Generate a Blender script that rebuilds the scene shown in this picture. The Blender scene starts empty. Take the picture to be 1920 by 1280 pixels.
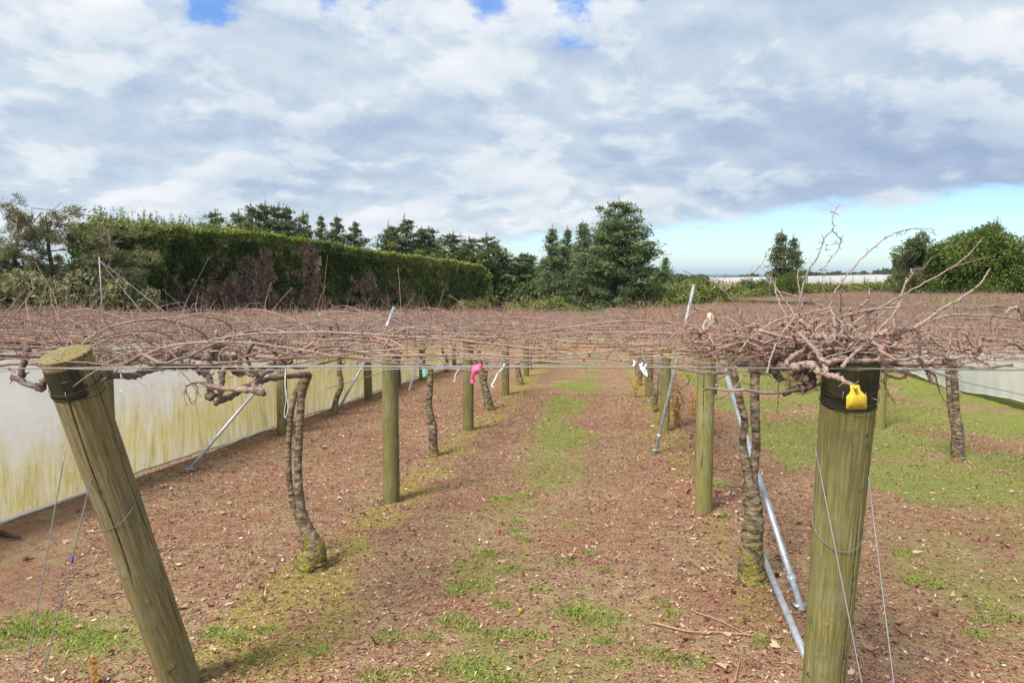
import bpy, math, random
import numpy as np
rng = np.random.default_rng(7)
random.seed(7)
R_ = math.radians
S = bpy.context.scene
COL = S.collection

# ------------------------------------------------------------------ camera
YAW, PIT, FOC = R_(7.4), R_(5.44), 1387.0       # FOC in pixels of the 1920 wide photograph
EYE = np.array([0.0, 0.0, 2.0])
cam_d = bpy.data.cameras.new('camera'); cam = bpy.data.objects.new('camera', cam_d); COL.objects.link(cam)
cam.location = EYE; cam.rotation_euler = (math.pi/2-PIT, 0, YAW)
cam_d.sensor_fit = 'HORIZONTAL'; cam_d.sensor_width = 36.0; cam_d.lens = 36.0*FOC/1920
cam_d.clip_start = 0.05; cam_d.clip_end = 90000
S.camera = cam
cF = np.array([-math.sin(YAW)*math.cos(PIT), math.cos(YAW)*math.cos(PIT), -math.sin(PIT)])
cR = np.array([math.cos(YAW), math.sin(YAW), 0.0]); cU = np.cross(cR, cF)
def ray(px, py): return cF*FOC + cR*(px-960) + cU*(640-py)
def P(px, py, Y):                                # the point of the place seen at that pixel, Y metres down the rows
    d = ray(px, py); return EYE + d*(Y/d[1])

# ------------------------------------------------------------------ node helper
class NT:
    def __init__(s, nt): s.t = nt; s.n = nt.nodes; s.l = nt.links
    def new(s, typ, **k):
        n = s.n.new(typ)
        for a, b in k.items(): setattr(n, a, b)
        return n
    def put(s, sock, v):
        if isinstance(v, bpy.types.NodeSocket): s.l.new(v, sock)
        elif v is not None:
            if hasattr(sock, 'default_value') and not isinstance(v, (int, float)) and len(v) == 3 and sock.type == 'RGBA': v = (*v, 1)
            sock.default_value = v
    def m(s, op, a, b=None, c=None, clamp=False):
        n = s.new('ShaderNodeMath', operation=op, use_clamp=clamp)
        for i, v in enumerate((a, b, c)):
            if v is not None: s.put(n.inputs[i], v)
        return n.outputs[0]
    def vm(s, op, a, b=None, sc=None):
        n = s.new('ShaderNodeVectorMath', operation=op)
        s.put(n.inputs[0], a)
        if b is not None: s.put(n.inputs[1], b)
        if sc is not None: s.put(n.inputs['Scale'], sc)
        return n.outputs['Value'] if op in ('DOT_PRODUCT', 'LENGTH', 'DISTANCE') else n.outputs['Vector']
    def mix(s, f, a, b, typ='MIX'):
        n = s.new('ShaderNodeMix', data_type='RGBA', blend_type=typ, clamp_factor=True)
        s.put(n.inputs[0], f); s.put(n.inputs[6], a); s.put(n.inputs[7], b); return n.outputs[2]
    def ss(s, v, lo, hi, a=0.0, b=1.0):
        n = s.new('ShaderNodeMapRange', interpolation_type='SMOOTHSTEP')
        for i, x in enumerate((v, lo, hi, a, b)): s.put(n.inputs[i], x)
        return n.outputs[0]
    def noise(s, vec, scale, det=4, rough=.5, dist=0.0, out=0):
        n = s.new('ShaderNodeTexNoise'); s.put(n.inputs['Vector'], vec); n.inputs['Scale'].default_value = scale
        n.inputs['Detail'].default_value = det; n.inputs['Roughness'].default_value = rough; n.inputs['Distortion'].default_value = dist
        return n.outputs[out]
    def ramp(s, f, stops, ip='LINEAR'):
        n = s.new('ShaderNodeValToRGB'); cr = n.color_ramp; cr.interpolation = ip
        while len(cr.elements) < len(stops): cr.elements.new(0.5)
        for e, (p, c) in zip(cr.elements, stops): e.position = p; e.color = (*c, 1)
        s.put(n.inputs[0], f); return n.outputs[0]
    def sep(s, v): n = s.new('ShaderNodeSeparateXYZ'); s.put(n.inputs[0], v); return n.outputs
    def comb(s, x, y, z):
        n = s.new('ShaderNodeCombineXYZ')
        for i, v in enumerate((x, y, z)): s.put(n.inputs[i], v)
        return n.outputs[0]
    def attr(s, name): return s.new('ShaderNodeAttribute', attribute_name=name).outputs['Fac']

# ------------------------------------------------------------------ world, sun, exposure
SUN_EL, SUN_AZ = R_(50), R_(-152)                # azimuth from +Y towards +X: the sun stands behind the camera, a little to the left
W = bpy.data.worlds.new('World'); S.world = W; W.use_nodes = True
w = NT(W.node_tree); w.n.clear()
sky = w.new('ShaderNodeTexSky', sky_type='NISHITA'); sky.sun_disc = False
sky.sun_elevation = SUN_EL; sky.sun_rotation = SUN_AZ; sky.air_density = 1.0; sky.dust_density = 0.4; sky.ozone_density = 2.0
D = w.vm('NORMALIZE', w.new('ShaderNodeTexCoord').outputs['Generated'])
dx, dy, dz = w.sep(D)
el = w.m('DIVIDE', dz, w.m('SQRT', w.m('ADD', w.m('MULTIPLY', dx, dx), w.m('MULTIPLY', dy, dy))))
zc = w.m('ADD', w.m('MAXIMUM', dz, 0.0), 0.33)
pp = w.comb(w.m('DIVIDE', dx, zc), w.m('DIVIDE', dy, zc), 0.0)      # the cloud deck, a flat sheet high over the land
# stretch a little along a diagonal so that the deck shows streets
pr = w.new('ShaderNodeMapping'); w.put(pr.inputs[0], pp); pr.inputs['Rotation'].default_value = (0, 0, R_(-35)); pr.inputs['Scale'].default_value = (1.0, 1.0, 1); pr.inputs['Location'].default_value = (3.1, 1.7, 0)
q = pr.outputs[0]
n1 = w.noise(q, 2.8, 10, .57, .15)
off = w.new('ShaderNodeVectorMath', operation='ADD'); w.put(off.inputs[0], q); off.inputs[1].default_value = (-0.035, -0.055, 0)
n1b = w.noise(off.outputs[0], 2.8, 8, .53, .15)
n2 = w.noise(q, 1.3, 4, .5)
n3 = w.noise(q, 9.0, 6, .62, .2)
lit = w.m('ADD', w.m('MULTIPLY', w.m('SUBTRACT', n1, n1b), 1.20), w.m('MULTIPLY', w.m('SUBTRACT', n2, .5), .95))
lit = w.m('ADD', lit, w.m('MULTIPLY', w.m('SUBTRACT', n3, .5), .26))
lit = w.m('ADD', lit, w.m('MULTIPLY', w.m('SUBTRACT', w.ss(n1, .485, .555), .5), .17))
az = w.m('ARCTAN2', dx, dy)                                         # bearing east of the rows
# thicker, darker cloud base low on the right; brighter cloud high up
band = w.m('MULTIPLY', w.ss(el, .075, .115), w.ss(el, .23, .13))
band = w.m('MULTIPLY', band, w.ss(az, -.12, .16))
lit = w.m('SUBTRACT', lit, w.m('MULTIPLY', band, .24))
lit = w.m('ADD', lit, w.ss(el, .12, .36, .0, .09))
cl = w.ramp(w.m('ADD', w.m('MULTIPLY', lit, .95), .535), [(0.0, (.33, .43, .62)), (.26, (.43, .52, .69)), (.44, (.54, .64, .76)), (.60, (.66, .74, .82)), (.80, (.82, .85, .90)), (.97, (.93, .945, .96))])
# holes: broken edge at the horizon side, few torn gaps near the zenith side of the frame
edge = w.m('SUBTRACT', el, w.m('ADD', w.m('MULTIPLY', w.m('MAXIMUM', w.m('ADD', az, .10), -.2), .088), .043))
edge = w.m('ADD', edge, w.m('MULTIPLY', w.m('SUBTRACT', n1, .5), .060)); edge = w.m('ADD', edge, w.m('MULTIPLY', w.m('SUBTRACT', n3, .5), .030))
cov = w.ss(edge, -.010, .010)
hole = None
for (px, py, rad) in ((385, -6, .060), (915, 2, .045), (1075, -2, .052), (1205, -8, .022), (600, -160, .10), (1300, -230, .12)):
    d = ray(px, py); d = d/np.linalg.norm(d)
    e = w.m('SUBTRACT', 1.0, w.m('DIVIDE', w.vm('DISTANCE', D, tuple(d)), rad))
    hole = e if hole is None else w.m('MAXIMUM', hole, e)
nh = w.noise(q, 4.0, 7, .62, .2)
hole = w.ss(w.m('ADD', hole, w.m('MULTIPLY', w.m('SUBTRACT', nh, .5), 5.5)), .15, .95)
cov = w.m('MULTIPLY', cov, w.m('SUBTRACT', 1.0, w.m('MULTIPLY', hole, .82)))
skyc = w.mix(1.0, sky.outputs[0], w.mix(w.ss(el, .02, .35), (.80, .97, 1.16), (.50, .90, 1.45)), 'MULTIPLY')
bg_sky = w.new('ShaderNodeBackground'); w.put(bg_sky.inputs[0], skyc); bg_sky.inputs[1].default_value = 0.092
bg_cl = w.new('ShaderNodeBackground'); w.put(bg_cl.inputs[0], cl); bg_cl.inputs[1].default_value = 0.675
mx = w.new('ShaderNodeMixShader'); w.put(mx.inputs[0], cov); w.l.new(bg_sky.outputs[0], mx.inputs[1]); w.l.new(bg_cl.outputs[0], mx.inputs[2])
wo = w.new('ShaderNodeOutputWorld'); w.l.new(mx.outputs[0], wo.inputs[0])
sd = bpy.data.lights.new('sun', 'SUN'); sd.energy = 4.4; sd.angle = R_(16); sd.color = (1.0, .93, .82)
so = bpy.data.objects.new('sun', sd); COL.objects.link(so); so.rotation_euler = (math.pi/2-SUN_EL, 0, math.pi-SUN_AZ)
S.view_settings.view_transform = 'Standard'; S.view_settings.look = 'None'; S.view_settings.exposure = 0.66; S.view_settings.gamma = 1
S.cycles.max_bounces = 5; S.cycles.transparent_max_bounces = 6; S.cycles.volume_bounces = 0

# ------------------------------------------------------------------ numeric noise
def _h(i, j, k=0):
    with np.errstate(over='ignore'):
        a = (i.astype(np.int64)*374761393 + j.astype(np.int64)*668265263 + np.int64(k)*2147483647*31) & 0xffffffff
        a = ((a ^ (a >> 13))*1274126177) & 0xffffffff
        a = a ^ (a >> 16)
    return (a & 0xffff)/65535.0
def vn(x, y, k=0):
    x = np.asarray(x, float); y = np.asarray(y, float)
    i = np.floor(x); j = np.floor(y); fx = x-i; fy = y-j
    fx = fx*fx*(3-2*fx); fy = fy*fy*(3-2*fy)
    a = _h(i, j, k); b = _h(i+1, j, k); c = _h(i, j+1, k); d = _h(i+1, j+1, k)
    return (a*(1-fx)+b*fx)*(1-fy)+(c*(1-fx)+d*fx)*fy
def fb(x, y, k=0, o=4):
    s = 0; a = .5; t = 0
    for q_ in range(o): s = s+a*vn(x*2**q_+17.3*q_, y*2**q_-9.1*q_, k+q_); t += a; a *= .5
    return s/t
def sst(v, a, b):
    t = np.clip((np.asarray(v, float)-a)/(b-a), 0, 1); return t*t*(3-2*t)

# ------------------------------------------------------------------ terrain
def slope(x): return .048-.0225*sst(x, 3, 18)+.0*np.asarray(x)
def gz(x, y):
    x = np.asarray(x, float); y = np.asarray(y, float)
    Y = np.where(y < 75, y, 75+(y-75)*.30)
    Y = np.where(y > 520, 75+445*.30+(np.minimum(y, 1500)-520)*.9, Y)
    z = -slope(x)*Y
    far = sst(y, 520, 1500); z = z*(1-far)+(-60)*far
    return np.where(y < -20, .96, z)
def gn(x, y):
    x = np.asarray(x, float); ru = np.exp(-((x+1.62+.05*np.sin(y*.7))/.20)**2)+np.exp(-((x-.02+.05*np.sin(y*.6))/.20)**2)
    return gz(x, y)+.030*(fb(x*1.3, np.asarray(y)*1.3, 3)-.5)+.010*(fb(x*6, np.asarray(y)*6, 13, 3)-.5)*(1-.7*np.minimum(ru, 1))-.022*ru
def g1(x, y): return float(gz(x, y))

# ------------------------------------------------------------------ mesh builder
class MB:
    def __init__(s): s.V = []; s.F = {}; s.A = []; s.B = []; s.n = 0
    def add(s, V, F, tint=0.5, moss=0.0):
        V = np.asarray(V, float); F = np.asarray(F, int)
        s.V.append(V); s.F.setdefault(F.shape[1], []).append(F+s.n); m_ = len(V)
        s.A.append(np.broadcast_to(np.asarray(tint, float), (m_,))); s.B.append(np.broadcast_to(np.asarray(moss, float), (m_,))); s.n += m_
    def mesh(s, name, mat, smooth=True):
        V = np.concatenate(s.V); me = bpy.data.meshes.new(name)
        me.vertices.add(len(V)); me.vertices.foreach_set('co', V.astype(np.float32).ravel())
        lo, st, c = [], [], 0
        for k, L in s.F.items():
            f = np.concatenate(L); lo.append(f.ravel()); st.append(c+np.arange(len(f))*k); c += f.size
        lo = np.concatenate(lo); st = np.concatenate(st)
        me.loops.add(len(lo)); me.loops.foreach_set('vertex_index', lo.astype(np.int32))
        me.polygons.add(len(st)); me.polygons.foreach_set('loop_start', st.astype(np.int32))
        me.update(calc_edges=True); me.validate()
        if smooth: me.shade_smooth()
        for nm, L in (('tint', s.A), ('moss', s.B)):
            a = me.attributes.new(nm, 'FLOAT', 'POINT'); a.data.foreach_set('value', np.concatenate(L).astype(np.float32))
        me.materials.append(mat); return me
    def build(s, name, mat, parent=None, smooth=True, loc=None):
        o = bpy.data.objects.new(name, s.mesh(name, mat, smooth)); COL.objects.link(o)
        if parent is not None: o.parent = parent
        if loc is not None: o.location = loc
        return o
    def box(s, c, d, rz=0.0, tint=.5):
        c = np.array(c); d = np.array(d)/2
        v = np.array([[x, y, z] for x in (-1, 1) for y in (-1, 1) for z in (-1, 1)])*d
        ca, sa = math.cos(rz), math.sin(rz); v = np.c_[v[:, 0]*ca-v[:, 1]*sa, v[:, 0]*sa+v[:, 1]*ca, v[:, 2]]+c
        s.add(v, [[0, 1, 3, 2], [4, 6, 7, 5], [0, 4, 5, 1], [2, 3, 7, 6], [0, 2, 6, 4], [1, 5, 7, 3]], tint)

def cat(pts, n=6):
    p = np.asarray(pts, float); p = np.vstack([2*p[0]-p[1], p, 2*p[-1]-p[-2]]); out = []
    t = (np.arange(n)/n)[:, None]
    for i in range(1, len(p)-2):
        a, b, c, d = p[i-1:i+3]
        out.append(.5*(2*b+(c-a)*t+(2*a-5*b+4*c-d)*t*t+(3*b-a-3*c+d)*t**3))
    out.append(p[-2][None]); return np.vstack(out)
def tube(mb, path, rad, sides=6, tint=.5, moss=0.0, rough=0.0):
    p = np.asarray(path, float); n = len(p); r = np.broadcast_to(np.asarray(rad, float), (n,)).copy()
    T = np.gradient(p, axis=0); T /= np.linalg.norm(T, axis=1)[:, None]+1e-9
    u = np.cross(T[0], [0, 0, 1.0])
    if np.linalg.norm(u) < .2: u = np.cross(T[0], [1.0, 0, 0])
    U = np.empty_like(p)
    for i in range(n):
        u = u-T[i]*(u@T[i]); u = u/(np.linalg.norm(u)+1e-9); U[i] = u
    Wv = np.cross(T, U); a = np.linspace(0, 2*np.pi, sides, endpoint=False)
    rr = r[:, None]*np.ones(sides)
    if rough: rr = rr*(1+rough*(rng.random((n, sides))-.5)*2)
    V = p[:, None]+rr[..., None]*(U[:, None]*np.cos(a)[:, None]+Wv[:, None]*np.sin(a)[:, None])
    V = V.reshape(-1, 3); V = np.vstack([V, p[0]-T[0]*r[0]*.25, p[-1]+T[-1]*r[-1]*.25])
    i = np.arange(n-1)[:, None]*sides; j = np.arange(sides); k = (j+1) % sides
    F = np.stack([i+j, i+k, i+sides+k, i+sides+j], -1).reshape(-1, 4)
    def ex(t):
        t = np.asarray(t, float)
        return t if t.ndim == 0 else np.r_[np.repeat(t, sides), t[0], t[-1]]
    tt = ex(tint); mm = ex(moss); nV = len(V)
    mb.add(V, F, tt, mm)
    mb.F.setdefault(3, []).append(np.r_[np.c_[k, j, np.full(sides, n*sides)], np.c_[(n-1)*sides+j, (n-1)*sides+k, np.full(sides, n*sides+1)]]+mb.n-nV)
def sticks(mb, A, B, C_, r0, r1, tint):
    """many thin three-sided twigs A->B->C_ at once"""
    A, B, C_ = map(lambda q_: np.asarray(q_, float), (A, B, C_)); n = len(A)
    d = C_-A; ref = np.where(np.abs(d[:, 2:3]) > .7*np.linalg.norm(d, axis=1, keepdims=True), [1.0, 0, 0], [0, 0, 1.0])
    u = np.cross(d, ref); u /= np.linalg.norm(u, axis=1, keepdims=True)+1e-9; v = np.cross(d, u); v /= np.linalg.norm(v, axis=1, keepdims=True)+1e-9
    r0 = np.broadcast_to(r0, (n,)); r1 = np.broadcast_to(r1, (n,)); V = []
    for c, r in ((A, r0), (B, (r0+r1)/2), (C_, r1)):
        for a in (0, 2.0944, 4.1888): V.append(c+(u*math.cos(a)+v*math.sin(a))*r[:, None])
    V = np.stack(V, 1).reshape(-1, 3); b = (np.arange(n)*9)[:, None, None]
    f = np.array([[l*3+j, l*3+(j+1) % 3, l*3+3+(j+1) % 3, l*3+3+j] for l in (0, 1) for j in range(3)])[None]
    mb.add(V, (b+f).reshape(-1, 4), np.repeat(np.broadcast_to(tint, (n,)), 9))
def cards(mb, c, size, tint, asp=1.0, updir=None, flat=0.0):
    """leaf sized faces with random orientation"""
    n = len(c); u = rng.normal(size=(n, 3)); 
    if updir is not None: u = u*(1-updir[1])+np.asarray(updir[0])*updir[1]*1.5
    u /= np.linalg.norm(u, axis=1, keepdims=True); v = rng.normal(size=(n, 3)); v[:, 2] *= (1-flat)
    v -= u*(v*u).sum(1, keepdims=True); v /= np.linalg.norm(v, axis=1, keepdims=True)
    s_ = np.broadcast_to(size, (n,))[:, None]
    V = np.stack([c-u*s_*asp, c+v*s_*.55, c+u*s_*asp, c-v*s_*.55], 1).reshape(-1, 3)
    mb.add(V, np.arange(n*4).reshape(-1, 4), np.repeat(np.broadcast_to(tint, (n,)), 4))

def tag(o, label=None, cat=None, group=None, kind=None):
    for k, v in (('label', label), ('category', cat), ('group', group), ('kind', kind)):
        if v: o[k] = v
    return o
def empty(name, loc, label=None, cat=None, group=None, rz=0.0):
    o = bpy.data.objects.new(name, None); COL.objects.link(o); o.location = tuple(float(v) for v in loc); o.rotation_euler = (0, 0, rz)
    o.empty_display_size = .2; return tag(o, label, cat, group)
def share(name, me, parent=None, loc=None, rot=None, scale=None):
    o = bpy.data.objects.new(name, me); COL.objects.link(o)
    if parent is not None: o.parent = parent
    if loc is not None: o.location = tuple(float(v) for v in loc)
    if rot is not None: o.rotation_euler = rot
    if scale is not None: o.scale = scale
    return o

# ------------------------------------------------------------------ materials
def mat(name, fn, rough=.9, spec=.2):
    m_ = bpy.data.materials.new(name); m_.use_nodes = True; t = NT(m_.node_tree); t.n.clear()
    b = t.new('ShaderNodeBsdfPrincipled'); b.inputs['Roughness'].default_value = rough; b.inputs['Specular IOR Level'].default_value = spec
    o = t.new('ShaderNodeOutputMaterial'); t.l.new(b.outputs[0], o.inputs[0])
    c = fn(t, b, o); t.put(b.inputs['Base Color'], c); return m_
def bump(t, b, h, dist, s=1.0):
    n = t.new('ShaderNodeBump'); n.inputs['Strength'].default_value = s; n.inputs['Distance'].default_value = dist
    t.put(n.inputs['Height'], h); t.l.new(n.outputs[0], b.inputs['Normal'])
def obco(t): return t.new('ShaderNodeTexCoord').outputs['Object']
def wco(t): return t.new('ShaderNodeNewGeometry').outputs['Position']

def f_ground(t, b, o):
    p = wco(t); gr = t.attr('tint'); mo = t.attr('moss')
    a = t.noise(p, 55, 3, .7); c = t.noise(p, 9, 5, .65); d = t.noise(p, 1.1, 3, .5)
    base = t.ramp(a, [(.27, (.075, .040, .028)), (.43, (.22, .120, .085)), (.55, (.37, .210, .155)), (.72, (.58, .42, .32))])
    base = t.mix(t.ss(c, .40, .62), base, t.mix(t.noise(p, 130, 2, .6), (.20, .15, .07), (.54, .43, .24)))
    base = t.mix(t.ss(d, .35, .7, 0, .55), base, t.ramp(a, [(.3, (.16, .070, .046)), (.7, (.45, .215, .145))]))
    mf = t.ss(t.m('ADD', mo, t.m('MULTIPLY', t.m('SUBTRACT', t.noise(p, 14, 5, .7), .5), 1.6)), .35, .75)
    base = t.mix(t.m('MULTIPLY', mf, .85), base, t.ramp(t.noise(p, 45, 3, .7), [(.3, (.16, .12, .035)), (.55, (.36, .30, .09)), (.75, (.52, .46, .17))]))
    gf = t.ss(t.m('ADD', gr, t.m('MULTIPLY', t.m('SUBTRACT', t.noise(p, 16, 7, .8), .5), 2.0)), .32, .88)
    base = t.mix(t.m('MULTIPLY', gf, .80), base, t.ramp(t.noise(p, 75, 3, .75), [(.28, (.10, .09, .03)), (.45, (.20, .225, .055)), (.6, (.26, .34, .08)), (.75, (.42, .46, .17))]))
    bump(t, b, t.m('ADD', t.m('MULTIPLY', a, .7), c), .045, 1.0)
    return base
M_ground = mat('orchard_floor', f_ground, 1.0, .05)
M_far = mat('far_land', lambda t, b, o: t.ramp(t.noise(wco(t), .004, 5, .6), [(.35, (.030, .05, .022)), (.55, (.07, .09, .035)), (.7, (.13, .12, .05))]), 1.0, 0)

def f_cane(t, b, o):
    p = wco(t); ti = t.attr('tint')
    c = t.ramp(t.m('ADD', ti, t.m('MULTIPLY', t.m('SUBTRACT', t.noise(p, 28, 4, .65), .5), .38)),
               [(0.0, (.055, .038, .03)), (.25, (.15, .105, .085)), (.45, (.35, .27, .232)), (.62, (.31, .185, .145)), (.8, (.39, .22, .15)), (1.0, (.46, .33, .18))])
    c = t.mix(t.m('MULTIPLY', t.ss(t.noise(p, 120, 2, .6), .50, .60), .55), c, (.12, .07, .055)); c = t.mix(t.ss(t.noise(p, 9, 3, .6), .5, .75, 0, .5), c, (.33, .29, .26))
    mo = t.ss(t.m('ADD', t.attr('moss'), t.m('MULTIPLY', t.m('SUBTRACT', t.noise(p, 22, 4, .7), .5), 1.4)), .35, .6)
    c = t.mix(mo, c, t.ramp(t.noise(p, 60, 3, .7), [(.3, (.09, .09, .018)), (.6, (.30, .29, .06)), (.75, (.42, .38, .12))]))
    bump(t, b, t.noise(p, 90, 4, .7), .006, .8)
    return c
M_cane = mat('vine_bark', f_cane, .85, .2)
def f_trunk(t, b, o):
    p = wco(t); z = t.sep(p)
    wv = t.new('ShaderNodeTexNoise'); t.put(wv.inputs['Vector'], t.comb(t.m('MULTIPLY', z[0], 16), t.m('MULTIPLY', z[1], 16), t.m('MULTIPLY', z[2], 34))); wv.inputs['Scale'].default_value = 1; wv.inputs['Detail'].default_value = 5
    h = wv.outputs[0]
    c = t.ramp(t.m('ADD', t.m('SUBTRACT', h, .15), t.m('MULTIPLY', t.attr('tint'), .3)), [(.28, (.04, .03, .02)), (.45, (.13, .10, .068)), (.6, (.26, .205, .145)), (.8, (.42, .35, .27))])
    mo = t.ss(t.m('ADD', t.attr('moss'), t.m('MULTIPLY', t.m('SUBTRACT', t.noise(p, 15, 6, .75), .5), 2.6)), .40, .70)
    c = t.mix(mo, c, t.ramp(t.noise(p, 70, 3, .7), [(.3, (.07, .065, .015)), (.5, (.20, .18, .04)), (.7, (.40, .36, .09))]))
    bump(t, b, t.m('ADD', h, t.m('MULTIPLY', t.noise(p, 60, 3, .7), .6)), .018, 1.0)
    return c
M_trunk = mat('vine_trunk_bark', f_trunk, .95, .1)

def post_mat(name, c0, c1, c2):
    def f(t, b, o):
        p = obco(t); x, y, z = t.sep(p)
        g = t.noise(t.comb(t.m('MULTIPLY', x, 95), t.m('MULTIPLY', y, 95), t.m('MULTIPLY', z, 4.5)), 1, 6, .65, .6)
        g2 = t.noise(t.comb(t.m('MULTIPLY', x, 14), t.m('MULTIPLY', y, 14), t.m('MULTIPLY', z, 1.3)), 1, 4, .6, .4)
        c = t.ramp(g, [(.28, c0), (.5, c1), (.72, c2)])
        c = t.mix(t.ss(g2, .42, .68, 0, .65), c, t.mix(.5, c, (.13, .14, .035)))
        c = t.mix(t.ss(t.noise(p, 26, 4, .7), .58, .75, 0, .6), c, (.09, .08, .04)); c = t.mix(t.ss(t.noise(p, 3.5, 5, .7), .45, .7, 0, .55), c, (.27, .25, .19)); c = t.mix(t.ss(t.noise(p, 7, 6, .75), .55, .7, 0, .6), c, (.075, .07, .035))
        dk = t.attr('tint')                       # blackened wood round the wires, cracks, and side shade painted on the green strainer
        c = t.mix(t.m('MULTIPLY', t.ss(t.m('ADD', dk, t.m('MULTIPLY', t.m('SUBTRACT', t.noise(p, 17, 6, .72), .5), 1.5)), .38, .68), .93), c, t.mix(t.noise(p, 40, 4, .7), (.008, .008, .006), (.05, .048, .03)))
        mo = t.ss(t.m('ADD', t.attr('moss'), t.m('MULTIPLY', t.m('SUBTRACT', t.noise(p, 30, 5, .7), .5), 1.3)), .35, .65)
        c = t.mix(t.m('MULTIPLY', mo, .8), c, t.ramp(t.noise(p, 60, 5, .75), [(.3, (.05, .048, .02)), (.5, (.14, .125, .045)), (.65, (.24, .235, .08)), (.8, (.34, .33, .14))]))
        bump(t, b, t.m('ADD', g, t.m('MULTIPLY', dk, -.6)), .006, .9)
        return c
    return mat(name, f, .85, .2)
M_postA = post_mat('weathered_post_brown', (.10, .077, .036), (.215, .172, .085), (.34, .285, .16))
M_postB = post_mat('weathered_post_green', (.09, .082, .026), (.215, .20, .070), (.35, .335, .15))
M_postC = post_mat('treated_post_olive', (.085, .075, .028), (.165, .148, .058), (.26, .235, .11))
def plain(name, col, rough=.6, spec=.3, metal=0.0, var=.18, sc=30):
    def f(t, b, o):
        b.inputs['Metallic'].default_value = metal
        p = obco(t); return t.mix(t.ss(t.noise(p, sc, 4, .6), .35, .7), col, tuple(v*(1-var) for v in col))
    return mat(name, f, rough, spec)
M_wire = plain('galvanised_wire', (.24, .24, .25), .5, .4, .5)
M_pipe = plain('galvanised_pipe', (.42, .45, .49), .42, .5, .35, .3, 14)
M_dark = plain('dark_plastic', (.02, .02, .022), .5)
M_tag = plain('yellow_plastic', (.56, .43, .05), .7, .2, 0, .25, 60)
M_pink = plain('pink_tape', (.85, .16, .33), .5, .3, 0, .15)
M_white = plain('white_tape', (.72, .74, .76), .5, .3, 0, .12)
M_teal = plain('teal_tape', (.22, .62, .55), .5)
M_cream = plain('cream_plastic', (.50, .46, .30), .8, .1, 0, .6, 30)
M_strap = plain('grey_steel_strap', (.30, .32, .35), .5, .4, .5, .35, 9)

def f_net(t, b, o):
    p = wco(t); x, y, z = t.sep(p); h = t.attr('tint')            # tint: height above the soil in metres
    st = t.noise(t.comb(t.m('MULTIPLY', x, .2), t.m('MULTIPLY', y, 3.2), t.m('MULTIPLY', z, .55)), 1, 5, .6, .3)
    st2 = t.noise(t.comb(t.m('MULTIPLY', x, 1), t.m('MULTIPLY', y, 15), t.m('MULTIPLY', z, 2.2)), 1, 4, .7)
    big = t.noise(t.comb(t.m('MULTIPLY', x, .1), t.m('MULTIPLY', y, .7), t.m('MULTIPLY', z, .3)), 1, 3, .5)
    lvl = t.m('ADD', t.m('ADD', h, t.m('MULTIPLY', t.m('SUBTRACT', st, .5), -1.0)), t.m('MULTIPLY', t.m('SUBTRACT', big, .5), -1.3))
    lvl = t.m('SUBTRACT', lvl, t.ss(y, 6.0, 12.5, -.26, .42)); lvl = t.m('ADD', lvl, t.m('MULTIPLY', t.m('SUBTRACT', t.noise(p, 9, 6, .75), .5), .9)); f = t.ss(lvl, .45, 1.30, 1, 0); amt = t.attr('moss')
    stain = t.ramp(st2, [(.28, (.52, .44, .14)), (.48, (.70, .62, .27)), (.64, (.80, .75, .46)), (.8, (.86, .86, .74))])
    c = t.mix(t.m('MULTIPLY', f, amt), (.86, .90, .90), stain)
    low = t.m('MULTIPLY', t.ss(h, .42, .12), t.ss(st2, .40, .6)); c = t.mix(t.m('MULTIPLY', t.m('MULTIPLY', low, .6), amt), c, (.76, .75, .66))
    c = t.mix(t.ss(h, .055, .045), c, (.62, .60, .50))
    wv = t.new('ShaderNodeTexWave', wave_type='BANDS', bands_direction='Y'); t.put(wv.inputs['Vector'], p); wv.inputs['Scale'].default_value = 26
    c = t.mix(t.m('MULTIPLY', wv.outputs['Fac'], .07), c, (.35, .35, .28)); wz = t.new('ShaderNodeTexWave', wave_type='BANDS', bands_direction='Z'); t.put(wz.inputs['Vector'], p); wz.inputs['Scale'].default_value = 3.1; wz.inputs['Distortion'].default_value = .6
    c = t.mix(t.m('MULTIPLY', t.ss(wz.outputs['Fac'], .93, 1.0), .09), c, (.50, .50, .42)); c = t.mix(t.ss(t.noise(p, 30, 5, .8), .55, .8, 0, .35), c, (.45, .43, .28))
    tr = t.new('ShaderNodeBsdfTranslucent'); t.put(tr.inputs[0], c); df = t.new('ShaderNodeBsdfDiffuse'); t.put(df.inputs[0], c)
    mxs = t.new('ShaderNodeMixShader'); mxs.inputs[0].default_value = .45; t.l.new(df.outputs[0], mxs.inputs[1]); t.l.new(tr.outputs[0], mxs.inputs[2])
    t.l.new(mxs.outputs[0], o.inputs[0]); return c
M_net = mat('shade_cloth', f_net)

def leafmat(name, stops, trans=.25, patch=None):
    def f(t, b, o):
        c = t.ramp(t.attr('tint'), stops)
        if patch:
            lo, hi, col, sc = patch
            c = t.mix(t.ss(t.noise(wco(t), sc, 4, .6), lo, hi), c, col)
        tr = t.new('ShaderNodeBsdfTranslucent'); t.put(tr.inputs[0], c); df = t.new('ShaderNodeBsdfDiffuse'); t.put(df.inputs[0], c)
        mxs = t.new('ShaderNodeMixShader'); mxs.inputs[0].default_value = trans; t.l.new(df.outputs[0], mxs.inputs[1]); t.l.new(tr.outputs[0], mxs.inputs[2])
        t.l.new(mxs.outputs[0], o.inputs[0]); return c
    return mat(name, f)
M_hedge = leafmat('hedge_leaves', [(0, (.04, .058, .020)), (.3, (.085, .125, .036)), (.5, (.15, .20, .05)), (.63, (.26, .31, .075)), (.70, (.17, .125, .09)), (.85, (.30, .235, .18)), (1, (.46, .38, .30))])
M_pine = leafmat('pine_needles', [(0, (.045, .062, .026)), (.5, (.105, .135, .052)), (1, (.23, .25, .10))])
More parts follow.
